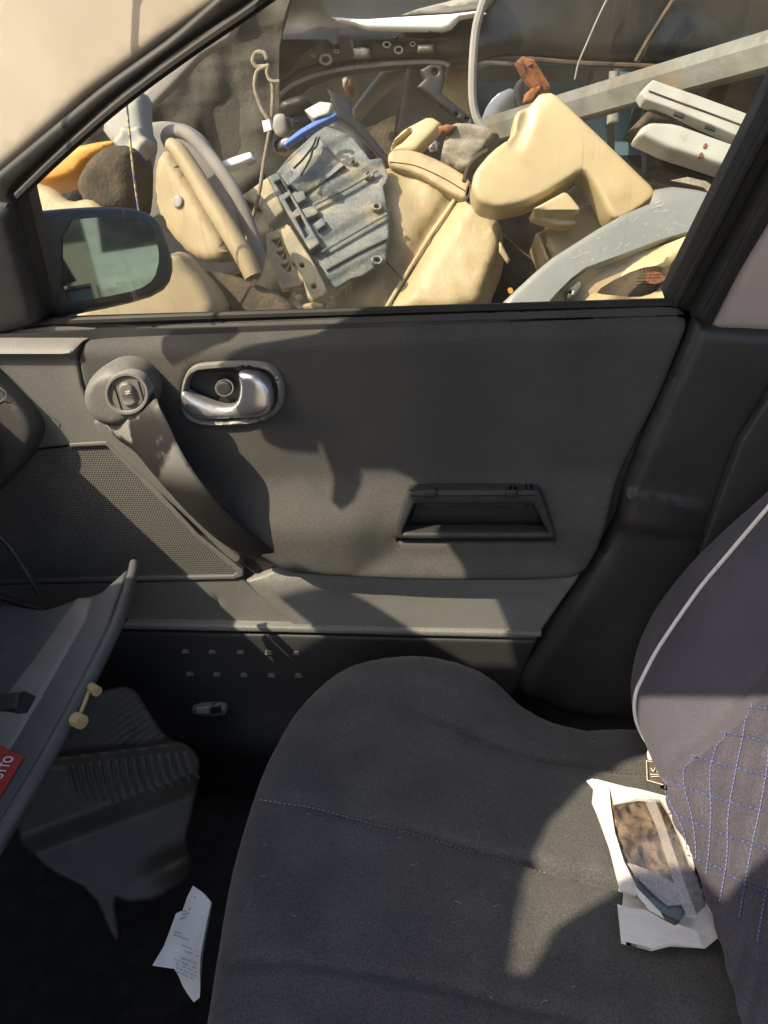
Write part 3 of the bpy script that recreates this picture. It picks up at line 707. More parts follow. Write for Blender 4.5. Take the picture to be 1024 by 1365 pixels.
BP = Plane((.354, -.385, .60), (-.9, 0, .42))
PIPE = [(1180, 600), (1100, 685), (1024, 768), (985, 812), (934, 882), (910, 925), (895, 955), (887, 985), (889, 1010), (899, 1036)]
INS = [(1090, 860), (1024, 925), (985, 968), (950, 1010), (922, 1050), (910, 1074), (908, 1100)]
PI3 = [tuple(v)[:2] for v in curve([(x, y, 0) for x, y in PIPE], 4)]
IN3 = [tuple(v)[:2] for v in curve([(x, y, 0) for x, y in INS], 4)]
def back_disp(u, v):
    d = .035 * gauss(line_d(u, v, PI3), 60) - .004 * gauss(line_d(u, v, PI3), 5) - .006 * gauss(line_d(u, v, IN3), 6)
    return d
back_px = rounded([(1180, 560), (1060, 654), (1010, 682), (962, 714), (908, 766), (870, 818), (853, 872), (858, 925), (876, 978), (899, 1030), (918, 1082), (934, 1140), (945, 1200), (965, 1260), (985, 1330), (1010, 1420), (1300, 1420), (1300, 560)], 2)
br = relief('backrest', M['bolster'], BP, back_px, seat, thick=.15, cell=13, R=45, dome=.04, disp=back_disp, extra=[(PI3, (0, 5, -5)), (IN3, (0, 6, -6))], front=-.02, sharp=80)
vert = [[(1006, 940), (1000, 985), (992, 1040), (980, 1100), (975, 1150), (968, 1205)], [(974, 980), (968, 1020), (962, 1080), (955, 1120), (950, 1170)], [(944, 1018), (940, 1060), (940, 1100), (936, 1150)], [(920, 1055), (922, 1095), (926, 1140)], [(1040, 950), (1030, 1030), (1018, 1090), (1005, 1150), (995, 1230)], [(1060, 1000), (1046, 1090), (1032, 1180), (1020, 1260)]]
horz = [[(1002, 944), (1030, 948), (1070, 955)], [(970, 979), (1000, 985), (1030, 992), (1070, 1000)], [(943, 1015), (968, 1022), (1000, 1030), (1060, 1044)], [(917, 1052), (940, 1060), (990, 1075), (1060, 1092)], [(908, 1092), (925, 1096), (980, 1118), (1060, 1145)], [(927, 1144), (965, 1160), (1000, 1180), (1060, 1205)]]
def rib(u, v):   # soft pleats of the quilted middle
    return back_disp(u, v) + .003 + .0012 * math.sin((u + (v - 1100) * .28) / 4.8) - .0028 * gauss(min(line_d(u, v, l_) for l_ in vert + horz), 3.2)
ins_px = [(1026, 926), (985, 970), (950, 1012), (924, 1052), (912, 1076), (911, 1100), (930, 1150), (948, 1205), (966, 1260), (985, 1330), (1005, 1400), (1280, 1400), (1280, 800), (1100, 858)]
relief('quilted_panel', M['quilt'], BP.off(.02), ins_px, br, thick=.012, cell=5, R=8, dome=.004, disp=rib, extra=[(l_, (0, 3, -3)) for l_ in vert + horz])
q = curve([(x, y, 0) for x, y in PIPE], 6); pp = []
for v in q:
    t = min(1, line_d(v.x, v.y, list(back_px) + [back_px[0]]) / 45); d = -.02 + .04 * math.sqrt(max(0, 1 - (1 - t) ** 2)) + back_disp(v.x, v.y) + .0032
    pp.append(BP.at(v.x, v.y) + BP.n * d)
tube('piping', M['piping'], pp, .0024, br)
for l_ in vert + horz: stitches('quilt_stitching', BP.off(.02), l_, M['bluethread'], br, step=6, ln=3.8, r=.0007, off=.0058, dispf=lambda u, v: rib(u, v))
tg = relief('seat_tag', M['label'], SP.off(.030), [(860, 1013), (880, 1017), (905, 1022), (908, 1046), (880, 1046), (863, 1040)], seat, thick=.0015, cell=8, warp=.004)
tgp = SP.off(.0335)
for l_ in ([(862, 1014), (883, 1018)], [(862, 1014), (863, 1040)], [(863, 1040), (884, 1046)]): ptube('tag_edge', M['white'], tgp, l_, .0005, tg, n=1, seg=4)
ptube('tag_emblem', M['white'], tgp, [(868, 1024), (871, 1028), (874, 1023), (877, 1030), (880, 1026)], .0006, tg, seg=4)
for l_ in ([(867, 1032), (879, 1033)], [(868, 1035), (880, 1035)]): ptube('tag_line', M['white'], tgp, l_, .0005, tg, n=1, seg=4)

# ================================================================== DASHBOARD AND GLOVEBOX
dash = thing('dashboard', 'dark dashboard end with open glovebox in front of the seat', 'dashboard', (-.6, -.5, .6))
# side cheek at the door
def dash_disp(u, v): return 0
relief('dash_end', M['dash'], PY(-.02), rounded([(-260, 440), (-40, 468), (-4, 505), (20, 528), (40, 552), (52, 574), (44, 600), (22, 630), (-30, 680), (-260, 700)], 1), dash, thick=.08, cell=12, R=12, dome=.012)
ptube('end_seam', M['bezel'], PY(-.0325), [(-20, 508), (0, 517), (9, 526), (0, 536), (-20, 548)], .0007, dash, seg=5)
ptube('cable', M['black'], PY(-.10), [(-30, 690), (10, 725), (35, 762), (52, 790)], .004, dash)
ptube('cable', M['black'], PY(-.12), [(-30, 792), (0, 796), (30, 805), (60, 813)], .005, dash)

A_ = PY(-.10).at(176, 752); B_ = Plane((A_.x - .005, 0, 0), (1, 0, 0)).at(0, 1104)
ln = (B_ - A_).normalized(); nl = ln.cross(Vector((-1, 0, -.16)).normalized()); nl = nl if nl.z > 0 else -nl
LP = Plane(A_, nl)
lid = relief('glovebox_lid', M['lid'], LP, rounded([(173, 758), (168, 772), (146, 838), (104, 922), (56, 1010), (-4, 1112), (-64, 1210), (-300, 1210), (-300, 860), (-60, 840), (0, 806), (60, 815), (105, 800), (135, 792)], 1, .12), dash, thick=.02, cell=14, R=5, dome=.004)
ptube('lid_rim', M['lid'], LP.off(.002), [(179, 750), (175, 772), (153, 838), (111, 922), (63, 1010), (2, 1112), (-60, 1214)], [.006, .008, .009, .009, .009], lid, n=4, seg=10)
relief('lid_strip', M['bezel'], LP.off(-.002), [(105, 800), (128, 800), (120, 830), (60, 935), (0, 1035), (-40, 1100), (-60, 1030), (0, 945), (50, 880)], lid, thick=.006, cell=14, R=3, dome=.0075)
relief('latch_hole', M['rubber'], LP.off(.0062), [(-10, 938), (32, 921), (48, 928), (36, 950), (24, 951), (-10, 945)], lid, thick=.01, cell=14)
relief('latch_cover', M['pocket'], LP.off(.0075), [(-20, 930), (30, 923), (24, 945), (-20, 946)], lid, thick=.01, cell=12, R=4, dome=.004)
stk = relief('sticker', M['red'], LP.off(.0064), [(-60, 975), (-10, 988), (32, 1009), (0, 1062), (-40, 1110), (-80, 1080)], lid, thick=.001, cell=30)
letters('sticker_lettering', 'DI TUTTO', M['white'], LP.off(.0068), (-11, 1061), (20, 1009), stk, tall=1.9, bold=.018)
pin = ptube('damper_pin', M['brass'], LP.off(.004), [(103, 962), (113, 937), (122, 914)], .0022, dash, n=3)
ptube('pin_head', M['brass'], LP.off(.006), [(121, 915), (130, 922)], [.005, .006], pin, n=2)
ptube('pin_foot', M['brass'], LP.off(.006), [(100, 958), (110, 963)], [.008, .008], pin, n=2)
# dashboard body with its top pad, behind the frame's left edge
def dash_body():
    prof = [(-1.15, 1.00), (-1.00, 1.05), (-.75, 1.08), (-.63, 1.08), (-.57, 1.04), (-.52, .98), (-.51, .92), (-.56, .86), (-.80, .78), (-1.10, .70)]
    vs = []; ys = [-1.50, -1.2, -.9, -.6, -.4, -.2, -.06]
    for y in ys: vs += [(x, y, z) for x, z in prof]
    n = len(prof); fs = []
    for j in range(len(ys) - 1):
        for i in range(n): fs.append([j * n + i, j * n + (i + 1) % n, (j + 1) * n + (i + 1) % n, (j + 1) * n + i])
    fs += [list(range(n)), [(len(ys) - 1) * n + i for i in range(n)][::-1]]
    add('dash_pad', vs, fs, M['dash'], dash, sharp=50)
dash_body()

# loose ribbed plastic in the footwell
DP = Plane((-.33, -.30, .42), (.35, -.55, .75))
def duct_disp(u, v):
    ln = 1014 - (u - 70) * .12 + .0
    d = .012 * gauss(v - ln, 7)
    up = sm(4, 12, ln - v); dn = sm(4, 12, v - ln) * (1 - sm(60, 80, v - ln + (u - 160) * .25))
    ph = (u + (v - ln) * -.28) / 13.5 * 6.283
    d += .0012 * math.sin((v - ln + (u - 200) * .55) / 10 * 6.283) * up * sm(130, 170, u)
    d -= .03 * sm(60, 95, v - ln + (u - 160) * .25)
    d += .030 * gauss(math.hypot((u - 238) / 34, (v - 1165 + (u - 200) * .4) / 18), 1)
    return d
duct = relief('footwell_duct', M['duct'], DP, rounded([(70, 960), (120, 925), (165, 914), (182, 920), (205, 958), (222, 982), (258, 998), (268, 1015), (262, 1060), (256, 1092), (248, 1120), (260, 1150), (250, 1172), (210, 1200), (170, 1205), (150, 1196), (160, 1255), (150, 1260), (120, 1190), (60, 1160), (20, 1120), (30, 1020)], 1, .2), None, thick=.05, cell=3.6, R=7, dome=.006, disp=duct_disp)
for i in range(15):
    x = 92 + i * 11.4; y = 1014 - (x - 70) * .12 + 8; l = 58 - abs(i - 5) * 2.2
    ptube('rib', M['duct'], DP.off(.006), [(x, y), (x + 5, y + l * .5), (x + 14, y + l)], [.0035, .0035, .0015], duct, n=3, seg=6)
tag(duct, 'loose black ribbed plastic duct lying in the footwell below the glovebox', 'plastic duct')

# ================================================================== PAPERS
RP = Plane((-.20, -.52, .46), (-.15, -.45, .85))
rc = relief('receipt', M['paper'], RP, [(258, 1181), (272, 1190), (283, 1203), (276, 1240), (270, 1275), (266, 1330), (258, 1336), (244, 1310), (236, 1292), (208, 1288), (222, 1262), (236, 1218), (245, 1214), (250, 1196)], None, thick=.0006, cell=5, warp=.012, wseed=3, disp=lambda u, v: .004 * abs(math.sin((u + v * .4) / 11)))
tag(rc, 'crumpled white printed receipt wedged in front of the cushion', 'receipt')
def rdisp(p): return 0
TX = RP.off(.0115)
print_rows('receipt_print', M['ink'], TX, [((254, 1196), (262, 1198)), ((243, 1217), (255, 1213)), ((242, 1221), (254, 1218)), ((241, 1226), (248, 1224)), ((232, 1243), (243, 1246)), ((232, 1247), (251, 1254)), ((242, 1261), (266, 1270)), ((244, 1268), (265, 1276)), ((242, 1278), (263, 1286)), ((233, 1280), (262, 1292)), ((235, 1286), (262, 1297)), ((235, 1291), (261, 1302)), ((236, 1296), (258, 1306))], rc, h=2.2, w=.95)
def film():
    mt = bpy.data.materials.new('clear_film'); mt.use_nodes = True
    t = mt.node_tree; N = t.nodes; K = t.links; N.clear()
    o = N.new('ShaderNodeOutputMaterial'); a = N.new('ShaderNodeBsdfTransparent'); g = N.new('ShaderNodeBsdfGlossy'); g.inputs['Roughness'].default_value = .12
    x = N.new('ShaderNodeMixShader'); x.inputs[0].default_value = .10; K.new(a.outputs[0], x.inputs[1]); K.new(g.outputs[0], x.inputs[2]); K.new(x.outputs[0], o.inputs[0]); return mt
M['film'] = film()
QP = Plane(SP.at(860, 1120) + SP.n * .020, (-.12, 0, 1))
pkt = thing('packet', 'torn white packet with clear window holding brown wadding on cushion', 'packet', QP.at(860, 1120))
relief('paper_back', M['pack'], QP.off(-.004), [(782, 1039), (790, 1036), (850, 1052), (894, 1065), (904, 1084), (924, 1130), (940, 1180), (960, 1245), (940, 1262), (832, 1256), (822, 1208), (825, 1180), (812, 1130), (795, 1082), (790, 1068), (791, 1050)], pkt, thick=.002, cell=9, warp=.010, wseed=5)
relief('wadding', M['fluff'], QP.off(.002), rounded([(812, 1066), (840, 1058), (884, 1060), (900, 1088), (914, 1122), (930, 1160), (942, 1200), (925, 1214), (880, 1206), (846, 1184), (830, 1150), (820, 1110)], 1, .15), pkt, thick=.008, cell=4, R=7, dome=.004, warp=.012, wseed=9, disp=lambda u, v: .003 * noise.noise(Vector((u / 9, v / 9, 0))) + .0012 * math.sin(u / 2.4 + 3 * noise.noise(Vector((u / 30, v / 30, 7)))))
relief('dark_pouch', M['pocket'], QP.off(.019), [(846, 1172), (858, 1176), (880, 1192), (904, 1204), (916, 1212), (900, 1232), (880, 1222), (856, 1200)], pkt, thick=.004, cell=5, R=4, dome=.003, warp=.012)
M['filmband'] = film(); M['filmband'].name = 'creased_film'
def milky(m_):
    N = m_.node_tree.nodes; K = m_.node_tree.links
    d = N.new('ShaderNodeBsdfDiffuse'); d.inputs[0].default_value = (.6, .55, .5, 1); x = N.new('ShaderNodeMixShader'); x.inputs[0].default_value = .22
    o = [n for n in N if n.type == 'OUTPUT_MATERIAL'][0]; K.new(o.inputs[0].links[0].from_socket, x.inputs[1]); K.new(d.outputs[0], x.inputs[2]); K.new(x.outputs[0], o.inputs[0])
milky(M['filmband'])
relief('film_fold', M['filmband'], QP.off(.024), [(858, 1060), (872, 1062), (884, 1092), (897, 1130), (914, 1180), (930, 1222), (916, 1222), (902, 1190), (890, 1150), (876, 1104), (866, 1080)], pkt, thick=.0006, cell=5, warp=.006)
relief('film_fold', M['filmband'], QP.off(.025), [(836, 1150), (846, 1152), (880, 1166), (902, 1180), (916, 1204), (890, 1206), (868, 1188), (848, 1168)], pkt, thick=.0006, cell=5, warp=.012)
relief('inner_fold', M['pack'], QP.off(.022), [(846, 1180), (852, 1186), (880, 1214), (886, 1224), (866, 1212), (850, 1194)], pkt, thick=.0015, cell=5, warp=.006)
relief('paper_edge', M['pack'], QP.off(.010), [(782, 1039), (790, 1036), (812, 1044), (814, 1070), (820, 1110), (832, 1150), (850, 1185), (848, 1195), (826, 1186), (812, 1130), (795, 1082), (789, 1068), (791, 1050)], pkt, thick=.002, cell=6, warp=.012, wseed=2)
relief('paper_edge', M['pack'], QP.off(.009), [(812, 1044), (850, 1052), (894, 1065), (904, 1084), (922, 1130), (926, 1160), (918, 1150), (906, 1118), (892, 1086), (880, 1068), (850, 1066), (818, 1072)], pkt, thick=.002, cell=6, warp=.008, wseed=4)
relief('paper_fold', M['pack'], QP.off(.016), [(823, 1206), (838, 1212), (860, 1214), (890, 1226), (930, 1240), (936, 1262), (900, 1258), (868, 1266), (828, 1256)], pkt, thick=.002, cell=8, warp=.012, wseed=7)
relief('clear_film', M['film'], QP.off(.022), [(818, 1070), (880, 1064), (895, 1090), (925, 1160), (950, 1230), (935, 1240), (880, 1215), (850, 1192), (826, 1130)], pkt, thick=.0005, cell=7, warp=.016, wseed=11)

# ================================================================== THE YARD BEHIND THE WINDOW
SUN_GAP = .55
# --- scrapped black car
sc_ = thing('scrap_car', 'black scrapped car body filling the view beyond the heap of parts', 'car', (0.3, 2.2, 0))
RPn = PY(1.95)
roof_px = [(338, 20), (300, 60), (330, 140), (372, 132)] + c2([(190, 325), (240, 285), (330, 250), (480, 228), (640, 215), (740, 215), (770, 222)]) + [(605, 90), (640, 84)] + c3([(130, 190), (400, 205), (700, 218), (900, 235), (1100, 270)]) + [(1160, 60), (1160, -160), (300, -160)]
relief('roof_panel', M['blackpaint'], RPn, roof_px, sc_, thick=.25, cell=26, R=30, dome=.05, disp=lambda u, v: .05 * gauss(v - 62 - abs(u - 620) * .0, 18) * (1 - sm(640, 680, u)), warp=.012)
ptube('rail_seal', M['greyp'], RPn.off(.04), c2([(180, 335), (230, 290), (330, 250), (480, 225), (640, 212), (735, 212), (765, 225)]), .007, sc_)
ptube('rail_seal', M['brown'], RPn.off(.03), c3([(80, 185), (250, 190), (400, 203), (560, 210), (700, 217), (800, 225)]), .008, sc_)
RD = RPn.off(.11)
for p in ([(437, 165), (470, 160), (497, 168), (495, 200), (440, 200)], [(655, 152), (712, 150), (712, 178), (657, 180)]):
    relief('roof_bracket', M['galv'], RD, c2(p), sc_, thick=.03, cell=8, R=5, dome=.01)
for x, y, rx, ry in ((343, 203, 22, 20), (380, 175, 9, 7), (552, 152, 14, 12), (592, 170, 16, 14), (640, 150, 10, 9), (580, 120, 8, 7), (300, 190, 7, 6)):
    q = c2(disc(x, y, rx, ry, 14)); h = c2(disc(x, y, rx * .62, ry * .62, 14))
    relief('hole_rim', M['greyp'], RPn.off(.105), q, sc_, thick=.02, cell=10, holes=[h])
relief('white_strip', M['white'], RPn.off(.13), c2([(362, 58), (480, 66), (600, 58), (770, 48), (870, 36), (892, 46), (850, 56), (800, 66), (772, 98), (742, 108), (600, 106), (490, 104), (440, 86), (385, 76)]), sc_, thick=.03, cell=9, R=6, dome=.02)
relief('white_bulge', M['greyp'], RPn.off(.10), c2([(600, 52), (660, 30), (760, 5), (860, -30), (940, -30), (890, 30), (770, 46)]), sc_, thick=.05, cell=12, R=14, dome=.03)
# beyond: its far side, pillars and tinted windows
FPn = PY(3.0)
relief('far_side', M['blackpaint'], FPn, [(300, 40), (1160, 40), (1160, 420), (300, 420)], sc_, thick=.05, cell=90,
       holes=[c3([(84, 262), (505, 262), (505, 500), (84, 440)]), c3([(530, 205), (640, 205), (620, 500), (530, 500)]), c3([(868, 255), (1150, 330), (1150, 440), (868, 380)])])
relief('tinted_window', M['teal'], PY(3.15), [(560, 60), (1160, 60), (1160, 300), (560, 300)], sc_, thick=.02, cell=90)
relief('far_pillar', M['greyp'], PY(2.9), c3([(518, 195), (545, 195), (545, 400), (508, 400)]), sc_, thick=.04, cell=20, R=5, dome=.02)
relief('inner_pillar', M['greyp'], PY(2.3, 0, .1, ref=(500, 130)), c2([(425, 385), (480, 310), (540, 235), (630, 225), (600, 268), (520, 335), (450, 415)]), sc_, thick=.05, cell=10, R=9, dome=.03)
relief('inner_pillar', M['mauve'], PY(2.25, 0, .1, ref=(550, 130)), c2([(585, 450), (600, 370), (625, 220), (695, 215), (680, 270), (672, 315), (722, 345), (715, 410), (640, 450)]), sc_, thick=.05, cell=10, R=9, dome=.03)
relief('cream_pillar', M['creamp'], PY(2.2, 0, .15, ref=(610, 120)), c2([(735, 330), (750, 250), (765, 215), (800, 205), (850, 200), (850, 400), (825, 400)]), sc_, thick=.06, cell=9, R=14, dome=.04)
relief('pillar_cap', M['greyp'], PY(2.1), c2([(798, 205), (810, 150), (835, 128), (885, 122), (895, 165), (850, 195)]), sc_, thick=.04, cell=9, R=8, dome=.02)
hr = relief('headrest', M['white'], PY(2.5, .3, .1, ref=(670, 140)), rounded(c3([(115, 420), (125, 350), (165, 295), (200, 282), (222, 320), (225, 420)]), 1), sc_, thick=.08, cell=8, R=14, dome=.05)
relief('headrest_side', M['greyp'], PY(2.45), rounded(c3([(203, 290), (220, 255), (246, 248), (250, 350), (225, 365), (214, 330)]), 1), sc_, thick=.06, cell=8, R=8, dome=.03)
relief('side_sheet', M['brown'], PY(2.15), [(960, 100), (1160, 130), (1160, 430), (560, 430), (420, 330), (430, 240), (700, 260), (880, 240)], sc_, thick=.05, cell=30, warp=.05)
relief('window_bar', M['blackpaint'], PY(2.6), c3([(455, 190), (478, 190), (440, 320), (425, 320)]), sc_, thick=.03, cell=20)
relief('window_bar', M['blackpaint'], PY(2.5), c3([(840, 190), (868, 190), (868, 420), (850, 420)]), sc_, thick=.03, cell=20)
relief('window_bar', M['blackpaint'], PY(2.55), c3([(640, 190), (665, 200), (600, 420), (570, 420)]), sc_, thick=.03, cell=20)
ptube('roof_wire', M['greyp'], RPn.off(.09), c3([(515, -20), (480, 50), (445, 130), (415, 200), (402, 255)]), .003, sc_, seg=5)
ptube('roof_wire', M['brown'], RPn.off(.09), c3([(735, -20), (690, 50), (640, 130), (600, 200)]), .010, sc_, seg=5)

tp = relief('tarpaulin', M['tarp'], PY(1.62, .15, .12, ref=(280, 130)), [(60, -120), (420, -120), (372, 60), (372, 150), (350, 220), (370, 330), (420, 450), (60, 450), (60, 200)], None, thick=.02, cell=5.5, warp=.05, disp=lambda u, v: .010 * math.sin(u / 21 + v / 70) + .004 * gauss(((v + u * .1) % 46) - 23, 4) + .004 * gauss(((u + 4 * math.sin(v / 30)) % 58) - 29, 4))
tag(tp, 'dark dusty netting sheet hanging behind the steering wheel', 'tarpaulin')
wing = relief('light_panel', M['mauve'], PY(1.35, 0, .1, ref=(250, 90)), c1([(385, 245), (480, 165), (590, 85), (640, 55), (615, 105), (540, 150), (470, 225), (390, 305)]), None, thick=.02, cell=14, R=6, dome=.01)
tag(wing, 'narrow grey trim strip leaning slantwise against the dark netting', 'trim strip')

def single(name, label, cat, *a, **k):
    o = relief(name, *a, **k); tag(o, label, cat); return o
# --- left end of the heap
single('belt_trim', 'pale grey plastic trim with a star shaped knob left of steering wheel', 'plastic trim', M['greyp'], PY(.98, 0, .3, ref=(165, 170)), rounded(c1([(268, 335), (345, 265), (386, 232), (386, 340), (404, 372), (392, 425), (372, 560), (350, 540), (345, 420), (300, 380)]), 1), None, thick=.04, cell=8, R=10, dome=.02)
bt = bpy.data.objects['belt_trim']
star = [(352 + (43 + 5 * math.cos(6 * a)) * math.cos(a), 380 + (43 + 5 * math.cos(6 * a)) * math.sin(a)) for a in (2 * math.pi * k / 48 for k in range(48))]
relief('knob', M['greyp'], PY(.93, 0, .3, ref=(176, 190)), c1(star), bt, thick=.03, cell=6, R=7, dome=.014, disp=lambda u, v: -.008 * gauss(math.hypot(u - 176, v - 190), 10))
single('bumper', 'orange painted bumper corner at the far left of the window', 'bumper', M['orange'], PY(.95, .2, .4, ref=(100, 220)), rounded(c1([(80, 500), (130, 440), (180, 402), (290, 380), (345, 380), (300, 410), (240, 440), (212, 478), (150, 498)]), 1, .2), None, thick=.05, cell=8, R=8, dome=.03)
single('cushion_pad', 'cream foam pad lying below the orange bumper', 'foam pad', M['cream'], PY(.85, .1, .5, ref=(60, 265)), rounded(c1([(30, 560), (55, 515), (95, 488), (150, 505), (195, 545), (260, 528), (300, 570), (240, 700), (60, 640)]), 1, .2), None, thick=.06, cell=10, R=12, dome=.03)
single('headrest', 'brown cloth headrest between orange bumper and steering wheel', 'headrest', M['brown'], PY(.88, .1, .2, ref=(145, 235)), rounded(c1([(208, 500), (220, 465), (245, 425), (295, 388), (350, 388), (375, 415), (372, 545), (355, 580), (240, 570)]), 1), None, thick=.09, cell=9, R=20, dome=.04)
# steering wheel with its airbag cover
wh = thing('steering_wheel', 'tan steering wheel standing on edge in the scrap heap', 'steering wheel', PY(.80).at(280, 380))
WP = PY(.80, -.35, .15, ref=(270, 280))
rim_px = c1([(600, 690), (540, 690), (470, 640), (432, 570), (428, 470), (436, 400), (455, 378), (500, 420), (550, 500), (600, 590), (650, 680), (672, 728), (660, 742), (600, 690)])
def loop3(px, y_near, y_far):
    q = curve([(x, y, 0) for x, y in px], 5); o = []
    for i, v in enumerate(q):
        o.append((v.x, v.y))
    return o
front_r = c1([(452, 384), (478, 404), (520, 468), (566, 544), (610, 614), (650, 682), (676, 738)])
back_r = c1([(676, 738), (690, 690), (672, 620), (630, 520), (570, 430), (510, 365), (470, 350), (445, 362), (452, 384)])
ptube('rim', M['beige'], WP.off(.02), front_r, [.014, .018, .020, .021, .022, .022, .020], wh, seg=12)
ptube('rim_far', M['mauve'], WP.off(-.16), back_r, .016, wh, seg=10)
relief('airbag_cover', M['beige'], WP.off(-.02), rounded(c1([(440, 395), (470, 420), (520, 500), (570, 585), (615, 660), (610, 700), (545, 700), (490, 660), (440, 590), (420, 530), (424, 440)]), 1), wh, thick=.06, cell=8, R=14, dome=.025)
relief('horn_badge', M['greyp'], WP.off(.008), c1(disc(474, 538, 14, 17)), wh, thick=.01, cell=6, R=3, dome=.004)
single('door_card', 'grey cloth door card behind the tan steering wheel', 'door card', M['mauve'], PY(1.15, .1, .2, ref=(250, 200)), rounded(c1([(380, 330), (440, 322), (500, 332), (540, 358), (600, 450), (642, 515), (640, 600), (690, 700), (560, 760), (400, 740), (360, 560), (370, 430)]), 1, .15), None, thick=.03, cell=11, R=8, dome=.012)
single('seat_side', 'beige plastic seat side half hidden behind the door mirror', 'seat trim', M['beige'], PY(.62, .1, .2, ref=(180, 410)), rounded(c1([(180, 870), (250, 800), (400, 740), (470, 660), (500, 700), (560, 760), (600, 830), (560, 900), (180, 900)]), 1), None, thick=.08, cell=11, R=14, dome=.04)
single('dark_slab', 'dark brown slab filling the dark area below the tan steering wheel', 'plastic part', M['brown'], PY(.75, 0, .4, ref=(310, 390)), c1([(480, 730), (560, 720), (640, 740), (740, 780), (800, 830), (780, 900), (470, 900)]), None, thick=.08, cell=12, R=10, dome=.03)  # brown slab set where the area under the wheel is dark
ptc = ptube('cord', M['yellow'], PY(.60), [(168, 130), (173, 180), (178, 230), (186, 290), (193, 360), (196, 425)], .0022)
tag(ptc, 'thin yellow and blue cord hanging beside the door mirror', 'cord')
rp = thing('rope', 'grey rope tied in a loop hanging in front of the netting', 'rope', PY(1.05).at(330, 330))
ROP = PY(1.05)
ptube('strand', M['rope'], ROP, c1([(645, 700), (665, 610), (690, 520), (706, 420), (722, 330), (728, 250), (722, 205), (706, 178), (684, 178), (674, 160), (684, 140), (704, 142), (712, 158)]), .0048, rp)
ptube('loop', M['rope'], ROP.off(.012), c1([(716, 175), (700, 180), (684, 195), (680, 235), (696, 285), (716, 320)]), .0048, rp)
ptube('tail', M['rope'], ROP.off(.012), c1([(716, 170), (712, 195), (722, 215), (745, 217)]), .0042, rp)
single('wire_clip', 'small white plastic clip tied on the hanging rope', 'clip', M['white'], PY(1.0), c1([(698, 322), (718, 318), (724, 345), (704, 352)]), None, thick=.02, cell=8)
single('reflector', 'white reflector strip at the foot of the netting', 'reflector', M['white'], PY(1.2, 0, .5, ref=(318, 216)), c1([(592, 432), (630, 418), (668, 406), (680, 425), (640, 442), (605, 452)]), None, thick=.02, cell=7, R=4, dome=.01)

# --- the clutter above the undertray
single('lamp_unit', 'ribbed grey lamp unit in the dark clutter above the undertray', 'lamp', M['greyp'], PY(1.55), rounded(c2([(165, 395), (190, 385), (212, 400), (220, 440), (205, 470), (175, 465), (160, 430)]), 1), None, thick=.06, cell=6, R=8, dome=.012)
single('blue_strip', 'bright blue plastic strip lying above the grey undertray', 'plastic strip', M['blue'], PY(1.4, 0, .6, ref=(410, 175)), c2([(198, 490), (250, 446), (330, 398), (382, 384), (380, 396), (310, 432), (264, 458), (206, 498)]), None, thick=.02, cell=6, R=2, dome=.003)
single('jar_block', 'cloudy clear plastic block beside the bright blue strip', 'plastic block', M['clear'], PY(1.42, 0, .4, ref=(420, 145)), c2([(272, 376), (325, 347), (366, 352), (356, 388), (300, 408)]), None, thick=.05, cell=8, R=2, dome=.004)
rnd = random.Random(4)
for i, (p, mt, lb) in enumerate((
    ([(180, 360), (240, 325), (290, 330), (270, 370), (200, 390)], 'black', 'black crumpled plastic piece beside the ribbed lamp unit'),
    ([(215, 390), (275, 370), (290, 420), (230, 455)], 'navy', 'dark blue plastic cap beside the ribbed lamp unit'),
    ([(340, 420), (400, 410), (470, 460), (520, 540), (450, 560), (380, 500)], 'black', 'black plastic sheet tucked behind the top of the undertray'),
    ([(160, 470), (230, 455), (290, 470), (220, 520), (160, 520)], 'blackpaint', 'black glossy scrap piece under the ribbed lamp unit'),
    ([(400, 290), (420, 265), (440, 290), (430, 320), (410, 310)], 'rust', 'small tan clip hanging in the dark roof opening'))):
    single('scrap_piece', lb, 'scrap', M[mt], PY(1.5 + .05 * i, 0, .3, ref=c2([p[0]])[0]), rounded(c2(p), 1), None, thick=.04, cell=9, R=8, dome=.02, warp=.02, wseed=i)
single('thin_plate', 'thin black plate leaning upright behind the undertray', 'plate', M['blackpaint'], PY(1.3, .3, .25, ref=(470, 160)), c2([(348, 300), (400, 330), (432, 350), (436, 392), (465, 420), (565, 545), (548, 560), (440, 440), (392, 405), (372, 365)]), None, thick=.012, cell=9, R=3, dome=.004)
single('cardboard', 'torn brown cardboard behind the thin black plate', 'cardboard', M['brown'], PY(1.6, 0, .1, ref=(510, 180)), c2([(470, 435), (585, 392), (575, 470), (560, 540), (500, 480)]), None, thick=.01, cell=10, warp=.02)
st = single('strut', 'black perforated steel bracket slanting down to the felt roll', 'bracket', M['black'], PY(1.45, .1, .1, ref=(600, 130)), c2([(666, 240), (700, 220), (742, 224), (752, 270), (738, 318), (862, 420), (862, 442), (836, 438), (656, 296), (682, 270)]), None, thick=.03, cell=8, R=4, dome=.008, holes=[c2(disc(717, 247, 9, 10, 12)), c2(disc(790, 392, 5, 5, 8)), c2(disc(826, 408, 6, 6, 8))])
sl = ptube('door_seal', M['greyp'], PY(1.30), c3([(110, 0), (100, 30), (84, 90), (74, 190), (72, 310), (86, 380), (112, 415)]), .011)
tag(sl, 'grey rubber door seal hanging in a curve above the felt roll', 'rubber seal')

